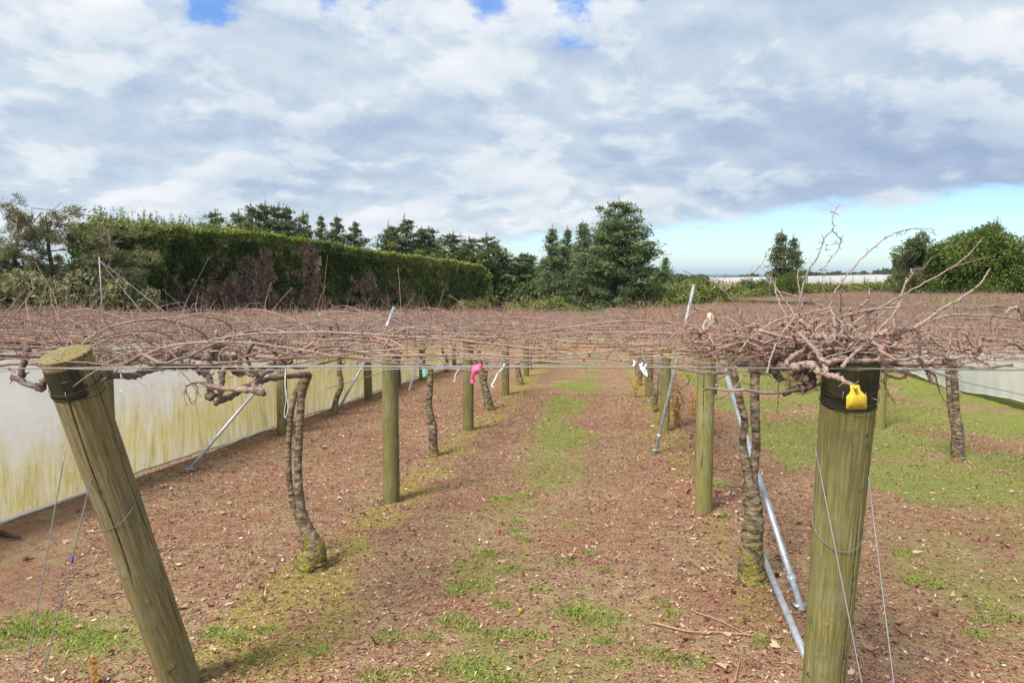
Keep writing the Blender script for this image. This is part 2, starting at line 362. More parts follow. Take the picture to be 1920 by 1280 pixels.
M_pine2 = leafmat('blue_green_needles', [(0, (.05, .075, .036)), (.5, (.125, .175, .08)), (1, (.26, .31, .14))])
M_dry = leafmat('dull_pine_needles', [(0, (.07, .078, .042)), (.5, (.17, .18, .09)), (1, (.32, .31, .17))])
M_broad = leafmat('broad_leaves', [(0, (.03, .05, .014)), (.5, (.09, .13, .032)), (1, (.25, .30, .085))])
M_olive = leafmat('olive_leaves', [(0, (.05, .065, .03)), (.5, (.12, .14, .065)), (1, (.24, .25, .14))])
M_shrub = leafmat('yellow_green_leaves', [(0, (.06, .078, .025)), (.5, (.15, .18, .05)), (1, (.30, .32, .11))])
M_grass = leafmat('grass_blades', [(0, (.12, .17, .03)), (.5, (.27, .42, .07)), (1, (.50, .58, .18))], .35)
M_litter = leafmat('dead_leaf_litter', [(0, (.07, .036, .024)), (.3, (.22, .115, .072)), (.55, (.36, .20, .135)), (.75, (.48, .32, .24)), (1, (.66, .54, .46))], .1)
M_orange = leafmat('dry_orange_foliage', [(0, (.30, .14, .04)), (.5, (.52, .28, .07)), (1, (.62, .42, .14))], .3)
def f_bk(t, b, o):
    p = wco(t); return t.ramp(t.noise(p, 6, 4, .6), [(.3, (.07, .055, .045)), (.7, (.22, .18, .15))])
M_bark = mat('tree_bark', f_bk, .95, .05)
M_core = plain('hedge_inner_twigs', (.03, .035, .018), 1, 0)

# ------------------------------------------------------------------ ground sheet
def axis(segs):
    out = [np.arange(a, b, s_) for a, b, s_ in segs]; return np.concatenate(out+[[segs[-1][1]]])
gx = axis([(-9000, -800, 1640), (-800, -100, 70), (-100, -20, 4), (-20, -8, .8), (-8, 9.5, .075), (9.5, 24, .7), (24, 100, 4), (100, 800, 70), (800, 9000, 1640)])
gy = axis([(-60, 0, 6), (0, 2.6, .4), (2.6, 12, .06), (12, 26, .12), (26, 80, 1.5), (80, 520, 20), (520, 1600, 60), (1600, 14000, 1240)])
def masks(x, y):
    """grass and moss cover of the orchard floor"""
    nz = fb(x*1.1, y*.8, 11); nb = fb(x*3.1, y*2.6, 23)
    lane = np.exp(-((x+.75+.1*np.sin(y*.5))/.62)**2)*(.40+.46*sst(y, 8, 13)-.18*sst(y, 26, 40))
    lane = lane+.20*np.exp(-((x+.85)/1.15)**2)*sst(y, 6.5, 4.4)
    near = .14*sst(x, -2.0, -1.0)*sst(x, 1.0, .2)*sst(y, 9, 5)
    field = sst(x, 1.9, 2.7)*sst(y, 7.4, 9.2)*(1.22-.25*sst(x, 7.2, 8.6))+.36*sst(x, 1.7, 2.6)*sst(y, 9, 6)
    field = field*np.where(x > 8.3, .6, 1)
    lc = .50*np.exp(-((x+2.95)/.55)**2-((y-3.9)/.55)**2)
    g = lane+near+field+lc+.04
    g = g*(.35+1.15*sst(nz, .33, .62))+(nb-.5)*.55*np.where(y < 9, 1.0, .5)
    ro = np.exp(-((x+2.12+.25*(nz-.5))/.33)**2)*(.66+.12*sst(y, 6, 9))+.40*np.exp(-((x-1.0)/.35)**2)+.30*np.exp(-((x+5.0)/.3)**2)
    ro = ro+.45*np.exp(-((x-.75)/.35)**2)*sst(y, 9, 11)+.40*np.exp(-((x+1.85)/.55)**2)*sst(y, 5.5, 4.2)+.5*np.exp(-((x-7.9)/.5)**2)
    mo = ro*(.5+1.0*sst(nb, .3, .6))
    mo = mo+.30*sst(nz, .55, .75)*sst(x, -1.4, -.8)*sst(x, .9, .4)
    return np.clip(g, 0, 1), np.clip(mo, 0, 1)
X, Y = np.meshgrid(gx, gy); Z = gn(X, Y); G, MO = masks(X, Y)
gb = MB(); nx, ny = len(gx), len(gy)
i = (np.arange(ny-1)[:, None]*nx+np.arange(nx-1)); F = np.stack([i, i+1, i+nx+1, i+nx], -1).reshape(-1, 4)
gb.add(np.stack([X, Y, Z], -1).reshape(-1, 3), F, G.ravel(), MO.ravel())
tag(gb.build('ground', M_ground), 'orchard floor of brown litter with moss strips and green grass', 'ground', kind='structure')
# plain, hills and sea beyond
hb = MB(); hx = np.arange(-9000, 16001, 250.0); hy = np.arange(1500, 9001, 250.0); X, Y = np.meshgrid(hx, hy)
Z = -62+58*sst(fb(X*.0006, Y*.0009, 5), .42, .75)*sst(Y, 2500, 5500)*sst(Y, 9000, 7600)*sst(X, 5200, 2000)*.72+2
nx, ny = len(hx), len(hy); i = (np.arange(ny-1)[:, None]*nx+np.arange(nx-1)); F = np.stack([i, i+1, i+nx+1, i+nx], -1).reshape(-1, 4)
hb.add(np.stack([X, Y, Z+.5], -1).reshape(-1, 3), F); tag(hb.build('hills', M_far), 'blue wooded hills near the coast', 'hills', kind='structure')
sb = MB(); sb.add([[-40000, 8500, -63], [40000, 8500, -63], [40000, 42000, -63], [-40000, 42000, -63]], [[0, 1, 2, 3]])
tag(sb.build('sea', plain('sea_water', (.02, .06, .10), .35, .5, 0, .1, .001)), 'blue sea at the horizon', 'sea', kind='structure')

# ------------------------------------------------------------------ litter, leaves, grass
def scatter(n, x0, x1, y0, y1, bias=1.7):
    y = y0+(y1-y0)*rng.random(n)**bias; return x0+(x1-x0)*rng.random(n), y
lb = MB()
n = 230000; x, y = scatter(n, -6.2, 6.5, 3.0, 17, 1.9); xm = -.62*y-1; xM = .62*y+1
k = (x > xm) & (x < xM); x, y = x[k], y[k]; n = len(x)
g_, m_ = masks(x, y); k = rng.random(n) > g_*.55; x, y = x[k], y[k]; n = len(x)
c = np.c_[x, y, gn(x, y)+.006+.006*rng.random(n)]
a = rng.random(n)*6.283; L = (.005+.013*rng.random(n)**2.2)*(1+.04*y); Wd = L*(.15+.45*rng.random(n))
tz = rng.normal(size=n)*.35; tw = rng.normal(size=n)*.35
u = np.c_[np.cos(a), np.sin(a), tz]*L[:, None]; v = np.c_[-np.sin(a), np.cos(a), tw]*Wd[:, None]
V = np.stack([c-u, c+v, c+u, c-v], 1).reshape(-1, 3)
lb.add(V, np.arange(n*4).reshape(-1, 4), np.repeat(np.clip(.44+.22*rng.normal(size=n), 0, 1), 4))
tag(lb.build('leaf_litter', M_litter, smooth=False), 'shredded reddish brown bark and leaf litter on the orchard floor', 'litter', kind='stuff')
# curled whole leaves
fl = MB()
def leaf(c, s_, ang, curl, tint, tilt):
    nu = 10; a = np.linspace(0, 2*np.pi, nu, endpoint=False)
    r = (.45+.8*rng.random(nu))*s_; r[0] *= 1.5; r[1::2] *= .72
    p0 = np.c_[r*np.cos(a), r*np.sin(a)*.7, np.zeros(nu)]; q0 = p0*.45
    def cv(p): p = p.copy(); p[:, 2] = curl*(p[:, 1]**2)/s_+.45*curl*(p[:, 0]**2)/s_+rng.normal(size=len(p))*.20*s_; return p
    V = np.vstack([cv(p0), cv(q0), [[0, 0, 0]]]); 
    ct, st = math.cos(tilt), math.sin(tilt); V = np.c_[V[:, 0], V[:, 1]*ct-V[:, 2]*st, V[:, 1]*st+V[:, 2]*ct]
    ca, sa = math.cos(ang), math.sin(ang); V = np.c_[V[:, 0]*ca-V[:, 1]*sa, V[:, 0]*sa+V[:, 1]*ca, V[:, 2]]
    V[:, 2] -= V[:, 2].min(); V = V+c
    j = np.arange(nu); k_ = (j+1) % nu
    fl.add(V, np.c_[j, k_, nu+k_, nu+j], tint); fl.F.setdefault(3, []).append(np.c_[nu+j, nu+k_, np.full(nu, 2*nu)]+fl.n-len(V))
for q_ in range(4200):
    yy = 3.0+18*random.random()**1.6
    z_ = random.random()
    if z_ < .40: xx = random.gauss(1.25, .5)
    elif z_ < .70: xx = random.gauss(-3.4, .9)
    else: xx = random.uniform(-.6*yy-1, .62*yy+.6)
    if xx > 8: continue
    if (abs(xx+1.62) < .25 or abs(xx-.02) < .25) and random.random() < .7: continue
    if fb(xx*1.7, yy*1.7, 91) < .44 and random.random() < .8: continue
    leaf(np.array([xx, yy, float(gn(xx, yy))+.004]), (.010+.030*random.random()**2)*(1.0 if random.random() < .93 else 1.4), random.random()*6.3, random.uniform(-.5, 1.6), min(1, max(0, random.gauss(.62, .22))), random.gauss(0, .45))
tag(fl.build('fallen_leaves', M_litter), 'curled dead vine leaves scattered over the orchard floor', 'fallen leaves', kind='stuff')
# grass
gr = MB()
def blades(x, y, L, tint, spread=.5):
    n = len(x); z = gn(x, y)-.004; a = rng.random(n)*6.283; le = spread*(.3+rng.random(n))
    d = np.c_[np.cos(a)*le, np.sin(a)*le, np.ones(n)]; d /= np.linalg.norm(d, axis=1, keepdims=True)
    b_ = rng.random(n)*6.283; s_ = np.c_[np.cos(b_), np.sin(b_), np.zeros(n)]*(.0014+.0012*rng.random(n)+.0005*np.maximum(y-5, 0)*.35)[:, None]
    c = np.c_[x, y, z]; m1 = c+d*(L*.55)[:, None]; t1 = c+d*L[:, None]+np.c_[np.cos(a), np.sin(a), -np.ones(n)*.3]*(L*.3)[:, None]
    V = np.stack([c-s_, c+s_, m1+s_*.8, t1, m1-s_*.8], 1).reshape(-1, 3)
    gr.add(V, np.arange(n*5).reshape(-1, 5), np.repeat(tint, 5))
n = 260000; x, y = scatter(n, -6, 9, 3.0, 24, 1.35); g_, m_ = masks(x, y); nn = fb(x*9, y*9, 41, 2)
k = (rng.random(n) < np.clip((g_-.22)*1.5, 0, 1)*sst(nn, .38, .6)) & (x > -.62*y-1) & (x < .62*y+1); x, y, nn = x[k], y[k], nn[k]; n = len(x)
blades(x, y, .012+.022*rng.random(n)*(1+.02*y), np.clip(.42+.5*(nn-.5)+.15*rng.normal(size=n), 0, 1), 1.0)
def pg(px, py):
    d = ray(px, py); t_ = -2.0/(d[2]+.048*d[1])
    for _ in range(20):
        q_ = EYE+d*t_; t_ = t_-(q_[2]-g1(q_[0], q_[1]))/(d[2]+.048*d[1])
    return EYE+d*t_
tufts = [(855,1165,.11),(882,1180,.05),(915,1040,.09),(955,1070,.07),(1060,1052,.07),(940,935,.10),(985,930,.09),(968,980,.07),(965,995,.06),(1105,1150,.16),(940,1135,.07),(848,1112,.06),(880,1100,.10),
          (870,1255,.12),(800,1195,.06),(730,1195,.08),(700,1270,.08),(420,1190,.10),(395,1185,.06),(500,1185,.06),(455,1200,.05),(480,1235,.06),(60,1170,.16),(20,1200,.14),(170,1200,.12),(120,1180,.10),
          (1345,910,.12),(1350,965,.08),(1435,1205,.07),(1140,1065,.05),(1850,1140,.07),(1850,1165,.07),(1835,1190,.07),(1700,1040,.08),(1730,1095,.10),(1900,1160,.08),(1240,1130,.05),(1260,1150,.05),(980,1010,.07),
          (1290,1240,.09),(1225,1225,.08),(1160,1240,.06),(600,1215,.05),(950,1280,.09),(1070,1145,.05),(1010,1105,.06),(990,1190,.08),(930,1190,.09),(1130,1195,.06),(1105,1035,.05),(760,1265,.06)]
for (px, py, r) in tufts:
    c = pg(px, py); n = int(110+7800*r*r*3); rr = r*np.sqrt(rng.random(n))*1.25; a = rng.random(n)*6.283
    x = c[0]+rr*np.cos(a)*1.2; y = c[1]+rr*np.sin(a); L = (.018+.040*rng.random(n))*(1.15-.6*rr/(r*1.3))*(.7+r*3)
    blades(x, y, L, np.clip(.55+.2*rng.normal(size=n), 0, 1), .75)
tag(gr.build('grass', M_grass, smooth=False), 'short green grass and weed tufts on the orchard floor', 'grass', kind='stuff')
# prunings lying about
for (pts, r, lab) in [([(1225,1172),(1290,1188),(1350,1190),(1420,1196)], .007, 'long pale pruned twig lying left of the right strainer post'),
                 ([(1300,1150),(1350,1168),(1405,1196)], .005, 'thin pale pruned twig crossing the litter beside the two steel pipes'),
                 ([(1378,1280),(1384,1255),(1388,1235)], .005, 'short upright bit of pruned twig at the bottom edge of the photo'),
                 ([(1280,1040),(1305,1062),(1330,1080)], .004, 'small pruned twig left of the mossy vine base'),
                 ([(0,1004),(18,1010),(38,1014)], .022, 'short dark length of pipe lying at the left edge by the shade cloth')]:
    b_ = MB(); w3 = [pg(*p)+np.array([0, 0, .012+r]) for p in pts]; pa = cat(w3, 5); tube(b_, pa, np.linspace(r, r*.55, len(pa)), 6, .9 if r < .02 else .05, 0, .08)
    tag(b_.build('pruned_twig' if r < .02 else 'old_pipe', M_cane), lab, 'twig' if r < .02 else 'pipe', 'prunings on the ground' if r < .02 else None)
c = pg(975, 1151); b_ = MB(); tube(b_, [c, c+[0, 0, .03]], .002, 4, .3)
r_ = empty('yellow_flower', c, 'tiny yellow dandelion flower in the middle of the lane', 'flower'); b_.V = [v-c for v in b_.V]; b_.build('stem', M_grass, r_)
b_ = MB(); a = rng.random(40)*6.283; cards(b_, np.c_[np.cos(a)*.008, np.sin(a)*.008, .032+.004*rng.random(40)], .008, .5); b_.build('petals', plain('dandelion_yellow', (.8, .68, .02)), r_)

# ------------------------------------------------------------------ posts
def post_mesh(name, H, r0, r1, m_, seed, na=48, nh=60, cracks=3, darktop=.10, mossb=.25, band=None, capmoss=.3):
    rg = np.random.default_rng(seed); zz = np.linspace(0, H, nh); aa = np.linspace(0, 2*np.pi, na, endpoint=False)
    Zg, Ag = np.meshgrid(zz, aa, indexing='ij')
    r = r0+(r1-r0)*(Zg/H)+.035*r0*np.sin(2*Ag+seed)+.03*r0*(fb(np.cos(Ag)*1.5+seed, Zg*2.2+np.sin(Ag), seed)-.5)*2
    dark = np.zeros_like(r)
    for c_ in range(cracks):
        a0 = rg.uniform(0, 6.28); z0 = rg.uniform(0, H*.5); z1 = z0+rg.uniform(.35, .8)*H; dr = rg.normal()*.12
        ac = a0+dr*(Zg-z0)+.05*np.sin(Zg*7+c_); dd = np.abs((Ag-ac+np.pi) % (2*np.pi)-np.pi)
        m = np.exp(-(dd/(.035 if na > 100 else .07))**2)*sst(Zg, z0, z0+.15)*sst(Zg, z1, z1-.15)
        r -= m*.006; dark = np.maximum(dark, m*.85)
    for c_ in range(5 if na > 100 else 2):       # knots
        a0 = rg.uniform(-2.6, -.5) if na > 100 else rg.uniform(0, 6.28); z0 = rg.uniform(.15, .85)*H; dd = np.abs((Ag-a0+np.pi) % (2*np.pi)-np.pi); q_ = np.sqrt((dd/.17)**2+((Zg-z0)/.022)**2); m = np.exp(-((q_-.8)/.3)**2)*.55+.7*np.exp(-(q_/.45)**2); dark = np.maximum(dark, m*.8); r += .004*np.exp(-q_**2)
    dark = np.maximum(dark, .55*sst(Zg, .16, 0)+0*Ag)
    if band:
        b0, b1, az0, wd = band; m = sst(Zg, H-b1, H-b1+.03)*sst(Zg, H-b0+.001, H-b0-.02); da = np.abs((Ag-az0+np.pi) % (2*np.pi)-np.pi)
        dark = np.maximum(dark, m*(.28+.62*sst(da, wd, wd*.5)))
    dark = np.maximum(dark, .45*sst(Zg, H-darktop, H))
    if band and r0 < .09: dark = np.maximum(dark, .40*sst(np.abs((Ag+.75+np.pi) % (2*np.pi)-np.pi), .42, .10)*(.6+.8*fb(Ag*3, Zg*1.5, 4)))  # green strainer: strip up the right front, shade of that side painted in
    moss = mossb*sst(Zg, .5, 0)+.16*fb(Ag*2, Zg*3, 6)
    V = np.stack([r*np.cos(Ag), r*np.sin(Ag), Zg], -1).reshape(-1, 3)
    # small chamfer and the sawn top
    mb = MB(); i = (np.arange(nh-1)[:, None]*na); j = np.arange(na); k = (j+1) % na
    F = np.stack([i+j, i+k, i+na+k, i+na+j], -1).reshape(-1, 4); mb.add(V, F, dark.ravel(), moss.ravel())
    rt = r[-1]; rings = [1.0, .975, .8, .55, .3, .1]; V2 = []
    for q_, f_ in enumerate(rings):
        zt = H+(0 if q_ == 0 else .004)+(.003*(rg.random(na)-.5) if q_ > 1 else 0); V2.append(np.stack([rt*f_*np.cos(aa), rt*f_*np.sin(aa), np.broadcast_to(zt, (na,))], -1))
    V2 = np.concatenate(V2+[np.array([[0, 0, H+.003]])]); n = len(rings); i = (np.arange(n-1)[:, None]*na)
    F2 = np.stack([i+j, i+k, i+na+k, i+na+j], -1).reshape(-1, 4); mb.add(V2, F2, .16+.55*(capmoss < .2), capmoss*(capmoss > .2))
    mb.F.setdefault(3, []).append(np.c_[(n-1)*na+j, (n-1)*na+k, np.full(na, n*na)]+mb.n-len(V2))
    return mb.mesh(name, m_)
def lean_rot(b, t):
    v = np.array(t)-np.array(b); L = np.linalg.norm(v); v = v/L
    from mathutils import Vector
    return L, Vector(v).to_track_quat('Z', 'Y').to_euler()
# the two leaning strainer posts at the head of the rows
def strainer(pb, pt, r0, r1, m_, seed, label, **k):
    b = np.array(pb, float); b[2] = g1(b[0], b[1])-.12; L, e = lean_rot(b, pt)
    root = empty('strainer_post', b, label, 'wooden post', 'leaning strainer posts'); root.rotation_euler = e
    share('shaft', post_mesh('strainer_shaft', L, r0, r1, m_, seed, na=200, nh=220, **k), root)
    return root, L, b
TL = P(122, 664, 2.87); TR = P(1597, 672, 2.90)
sL, LL, bL = strainer((-2.20, 3.50, 0), TL, .094, .099, M_postA, 5, 'thick leaning brown strainer post with a sawn mossy top, at the left of the photo', cracks=7, band=(.03, .20, -1.35, 1.3), capmoss=.45, mossb=.3)
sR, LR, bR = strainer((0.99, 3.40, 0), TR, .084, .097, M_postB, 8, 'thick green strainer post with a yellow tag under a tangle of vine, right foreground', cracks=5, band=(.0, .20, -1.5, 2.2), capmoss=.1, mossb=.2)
for root, L, r, zs in ((sL, LL, .100, (.135, .15, .165, .18)), (sR, LR, .099, (.10, .112, .165, .18))):
    b_ = MB()
    for q_, z_ in enumerate(zs):
        a = np.linspace(0, 2*np.pi, 33); tube(b_, np.c_[np.cos(a)*(r+.004), np.sin(a)*(r+.004), L-z_+.012*np.sin(a+q_*1.3)], .0016, 6, .5)
    b_.build('wire_wrap', plain('rusty_wire', (.07, .06, .055), .7, .3, .3), root)
    b_ = MB()                                    # staples over the wraps
    for a in (-1.9, -1.15):
        b_ = MB(); c = np.array([math.cos(a)*(r+.004), math.sin(a)*(r+.004), L-zs[1]]); tube(b_, [c+[0, 0, .018], c+np.array([math.cos(a), math.sin(a), 0])*.006, c-[0, 0, .018]], .0022, 5, .5); b_.build('staple', M_wire, root)
tan = [post_mesh('post_shaft_mesh', 1.80, .083, .080, M_postC if q_ else M_postB, 20+q_*3, capmoss=.3) for q_ in range(3)]
def post(x, y, label, group, kind=0, strap=None, h=1.0, r=1.0):
    root = empty('wooden_post', (x, y, g1(x, y)-.04), label, 'post', group, rz=random.random()*6.28)
    share('shaft', tan[kind], root, scale=(r, r, h)); root.rotation_euler = (random.gauss(0, .008), random.gauss(0, .008), random.random()*6.28 if not strap else 0)
    if strap:
        b_ = MB(); b_.box((.092*strap, -.03, 1.42), (.012, .055, .42)); b_.box((.090*strap, -.03, 1.30), (.02, .075, .03)); b_.build('steel_strap', M_strap, root, smooth=False)
    return root
ORD = ('first', 'second', 'third', 'fourth', 'fifth', 'sixth', 'seventh', 'eighth', 'ninth')
def vlab(x, y):
    d = 'near' if y < 13 else ('half way down' if y < 30 else 'far down')
    if x > 6: row = f'the {ORD[min(8, int((x-6)//4.2))]} row beyond the sagging cloth on the right'
    elif x > 3: row = 'the grassy row at the right'
    elif x > 0: row = 'the row right of the lane'
    elif x > -4: row = 'the row left of the lane'
    elif x > -7: row = 'the row along the streaked shade cloth'
    else: row = f'the {ORD[min(8, int((-x-7)//3.3))]} row behind the streaked shade cloth'
    return f'bare vine {d} {row}'
named = {(-2.17, 7.15): 'round olive post nearest on the left of the lane, behind the front wire', (-2.20, 11.5): 'second round post left of the lane, behind the pink tape',
         (-2.28, 16.4): 'third round post left of the lane, beside a mossy strip', (-2.3, 20.9): 'fourth round post left of the lane, small in the distance',
         (.95, 7.25): 'round green post with a grey steel strap nearest on the right of the lane', (.92, 12.0): 'second round green post right of the lane, beside the orange dry weed',
         (4.49, 12.74): 'slim post standing in the green grass just right of the tagged strainer post', (-4.95, 10.66): 'post against the shade cloth just left of the twin stemmed vine',
         (-5.0, 14.93): 'post against the shade cloth between two slanting steel pipes', (-5.30, 7.15): 'post with a grey steel strap seen behind the left strainer post'}
for (x, y), lab in named.items(): post(x, y, lab, 'round posts under the vine canopy', 0 if x > 0 else random.choice((1, 2)), strap=1 if y in (7.25, 7.15) and x != -2.17 else None, r=1.0 if abs(x-4.49) > .1 else .9)
def FARP(x, y): return vlab(x, y).replace('bare vine', 'round post', 1)
for X_, ys in ((-2.3, np.arange(25.5, 56, 4.7)), (-5.0, np.arange(19.4, 50, 4.6)), (.93, np.arange(16.7, 60, 4.7)), (4.45, np.arange(17.6, 58, 4.8)), (9.2, np.arange(20, 60, 9.6)), (13.4, np.arange(25, 60, 9.6)), (-8.6, np.arange(13, 32, 9.4))):
    for y in ys: post(X_+random.gauss(0, .04), y, FARP(X_, y), 'round trellis posts far down the rows', random.choice((0, 1, 2)))
# row of close standing posts of the next block, seen over the canopy at the right
for q_ in range(15):
    p_ = P(1745+q_*17.5+random.gauss(0, 4), 575, 27+q_*.25); h = 1.05+.25*random.random()
    post(p_[0], p_[1], 'one of the close set mossy posts rising through the vines at the far right', 'close set posts at the far right', random.choice((0, 0, 1)), h=(P(1745, 551+random.random()*9, 27+q_*.25)[2]-g1(p_[0], p_[1]))/1.8, r=1.25)

# ------------------------------------------------------------------ kiwifruit vines
def cane(mb, pts, r0, r1, tint, n=5, sides=6, nod=True):
    pa = cat(pts, n); N = len(pa); L = np.linspace(0, 1, N)
    pa = pa+rng.normal(size=pa.shape)*.0028*min(1, r0*150); r = r0+(r1-r0)*L
    if nod: r = r*(1+.22*(rng.random(N) < .3))
    tube(mb, pa, r, sides, np.clip(tint+.13*L, 0, 1), 0, .05); return pa
def spurs(mb, A, scale, tint, up=1.0, r=.0028):
    n = len(A)
    d = rng.normal(size=(n, 3)); d[:, 2] = np.abs(d[:, 2])*.7+up; d /= np.linalg.norm(d, axis=1, keepdims=True); L = scale*(.25+rng.exponential(.75, n))
    L = np.minimum(L, scale*2.2)[:, None]
    B = A+d*L*.5+rng.normal(size=(n, 3))*L*.10; C_ = A+d*L+rng.normal(size=(n, 3))*L*.16
    sticks(mb, A, B, C_, r, r*.45, np.clip(tint+.10*rng.normal(size=n), 0, 1))
def canopy(seed, half=2.35, reach=(1.5, 3.1), nside=38, tufty=1.0, red=0.0, fat=1.0):
    global rng
    rs = rng; rng = np.random.default_rng(seed); lead = MB(); cn = MB(); pool = []
    for sg in (-1, 1):                            # cordon arms along the row
        ys = np.linspace(0, sg*half, 8); pts = np.c_[rng.normal(size=8)*.035, ys, -.02+rng.normal(size=8)*.025]; pts[0] = (0, 0, -.10)
        pa = cat(pts, 5); tube(lead, pa, np.linspace(.024, .011, len(pa))*(1+.18*rng.random(len(pa))), 8, .27, .05, .10); pool.append(pa)
    A = np.concatenate(pool)
    for sg in (-1, 1):
        for q_ in range(nside):
            y0 = rng.uniform(-half, half); R = rng.uniform(*reach); arch = rng.random() < .28
            h1 = rng.uniform(.10, .24) if arch else rng.uniform(.0, .10); dy = rng.normal()*(.30 if fat < 1.1 else .5); e = rng.uniform(.0, .045)
            if rng.random() < .30: dy += rng.choice([-1, 1])*rng.uniform(.5, 1.3)
            w1 = rng.normal(size=(3, 2))*[.10, .028]*rng.choice([.6, 1.6])
            pts = [(0, y0, 0), (sg*R*.14, y0+dy*.15, h1*.75), (sg*R*.34, y0+dy*.4+w1[0, 0], h1+w1[0, 1]), (sg*R*.62, y0+dy*.75+w1[1, 0], .35*h1+e+w1[1, 1]), (sg*R*.84, y0+dy*.9+w1[2, 0]*.6, e+.01+w1[2, 1]*.6), (sg*R, y0+dy, e+rng.uniform(-.03, .08))]
            pts = [(a_, b_, max(c_, -.015)) for a_, b_, c_ in pts]; pts = [(a_, min(max(b_, -half-.05), half+.3) if abs(a_) < 9 else b_, c_) for a_, b_, c_ in pts]
            r0 = rng.uniform(.0034, .0066)*fat; ti = rng.choice([.16, .30, .42, .50, .62, .72], p=[.12, .16, .24, .2, .16, .12])+red
            pool.append(cane(cn, pts, r0, .0022*fat, ti, 4, 5))
    for q_ in range(22):                          # old thick looping canes near the row
        y0 = rng.uniform(-half, half); sg = rng.choice([-1, 1]); p0 = np.array([0, y0, 0]); pts = [p0]
        for k in range(4): pts.append(pts[-1]+np.array([sg*rng.uniform(.05, .25), rng.normal()*.16, rng.normal()*.05]))
        pts = np.array(pts); pts[:, 2] = np.clip(pts[:, 2], -.04, .14); cane(cn, pts, rng.uniform(.006, .012), .005, .25, 4, 6)
    A = np.concatenate(pool)
    for q_ in range(int(46*(.6+.4*tufty))):       # curving side twigs in every direction
        a_ = A[rng.integers(len(A))]; v = rng.normal(size=3)*[1, 1, .22]; v /= np.linalg.norm(v); L = rng.uniform(.15, .5); w2 = rng.normal(size=3)*.3
        pts = [a_, a_+v*L*.35+[0, 0, rng.uniform(.0, .07)], a_+v*L*.7+w2*L*.35+[0, 0, rng.uniform(.0, .10)], a_+v*L+w2*L*.8+[0, 0, rng.uniform(-.05, .10)]]
        cane(cn, pts, .0036*fat, .0016*fat, rng.choice([.25, .42, .55, .68])+red, 4, 4, False)
    w_ = np.abs(A[:, 0])
    pr_ = (.35+.9*np.exp(-(w_/.7)**2)); pr_ /= pr_.sum()
    k = rng.choice(len(A), 700, p=pr_); spurs(cn, A[k], .055, .45+red, .4, .0030*fat)
    pr_ = np.exp(-(w_/.55)**2)+.10; pr_ /= pr_.sum()
    k = rng.choice(len(A), int(300*tufty), p=pr_); spurs(cn, A[k], .13 if fat < 1.1 else .095, .62+red, .9, .0026*fat)
    k = rng.choice(len(A), int(420*tufty)); spurs(cn, A[k], .085, .48+red, .7, .0028*fat)
    k = rng.choice(len(A), int(22*tufty), p=pr_); spurs(cn, A[k], .26, .70+red, 1.0, .0026*fat)
    k = rng.choice(len(A), 150); B = A[k]; d = rng.normal(size=(150, 3))*.12; d[:, 2] *= .35; sticks(cn, B, B+d*.5+[0, 0, .01], B+d, .0022, .001, .5+red)
    k = rng.choice(len(A), 70); B = A[k]; d = rng.normal(size=(70, 3))*.03; d[:, 2] = -np.abs(rng.normal(size=70))*.05; sticks(cn, B, B+d*.5+rng.normal(size=(70, 3))*.006, B+d, .0018, .0009, .25)
    rng = rs
    return lead.mesh('leader_mesh', M_cane), cn.mesh('canes_mesh', M_cane)
CAN = [canopy(100+s_, tufty=t_, red=r_, nside=n_, fat=f_) for s_, t_, r_, n_, f_ in ((0, 1.0, -.13, 16, 1), (1, 1.2, -.11, 20, 1), (2, 1.8, .0, 28, 1.2), (3, 1.9, .02, 26, 1), (4, 1.6, -.09, 28, 1.2), (5, 2.6, .02, 26, 1.2), (6, 3.6, -.05, 12, 1.5), (7, 3.6, -.02, 12, 1.5), (8, 3.4, -.11, 12, 1.5))]
def seed_(p): return float(np.asarray(p[0])[0]*13.7)
def trunk_mb(paths, moss_h=.5, rel=None):
    mb = MB()
    for pts, rad in paths:
        pa = cat(pts, 8); rr = .86*np.interp(np.linspace(0, 1, len(pa)), np.linspace(0, 1, len(rad)), rad)
        L = np.cumsum(np.r_[0, np.linalg.norm(np.diff(pa, axis=0), axis=1)])
        N = max(len(pa), int(L[-1]/.012)); s_ = np.linspace(0, L[-1], N); pa = np.stack([np.interp(s_, L, pa[:, i]) for i in range(3)], -1); rr = np.interp(s_, L, rr)
        ring = 1+.05*(fb(s_*16+seed_(pts), s_*0, 77, 3)-.5)*2+.022*(np.abs(np.sin(s_*np.pi/.05+2.2*np.sin(s_*7)))**3)+.04*rng.random(N)      # the ringed bark
        rr = rr*ring; gl = np.array([g1(*p[:2]) for p in pa[:, :2]]); h = pa[:, 2]-gl
        ao = seed_(pts); o = pa.copy(); o[:, :2] += rng.normal(size=(N, 2))*.0012
        tube(mb, o, rr, 14, .5, np.clip(.62*sst(h+.16*(fb(h*7+ao, h*9, 55)-.5), moss_h*1.1, -.05)+.06, 0, 1), .09)
    if rel is not None: mb.V = [v-rel for v in mb.V]
    return mb
def gen_trunk(seed):
    global rng
    rs = rng; rng = np.random.default_rng(seed); k = rng.normal(size=(6, 2))*.035; k[0] = 0
    zs = np.linspace(-.06, 1.68, 6); pts = np.c_[k*[1.2, 1.2]+np.c_[np.linspace(.12*rng.normal(), 0, 6), np.zeros(6)], zs]
    o = trunk_mb([(pts, [.085, .055, .042, .038, .036, .032])], .4).mesh('trunk_mesh', M_trunk); rng = rs; return o
TRK = [gen_trunk(60+s_) for s_ in range(4)]
WH = 1.72                                          # height of the canopy wires over the soil
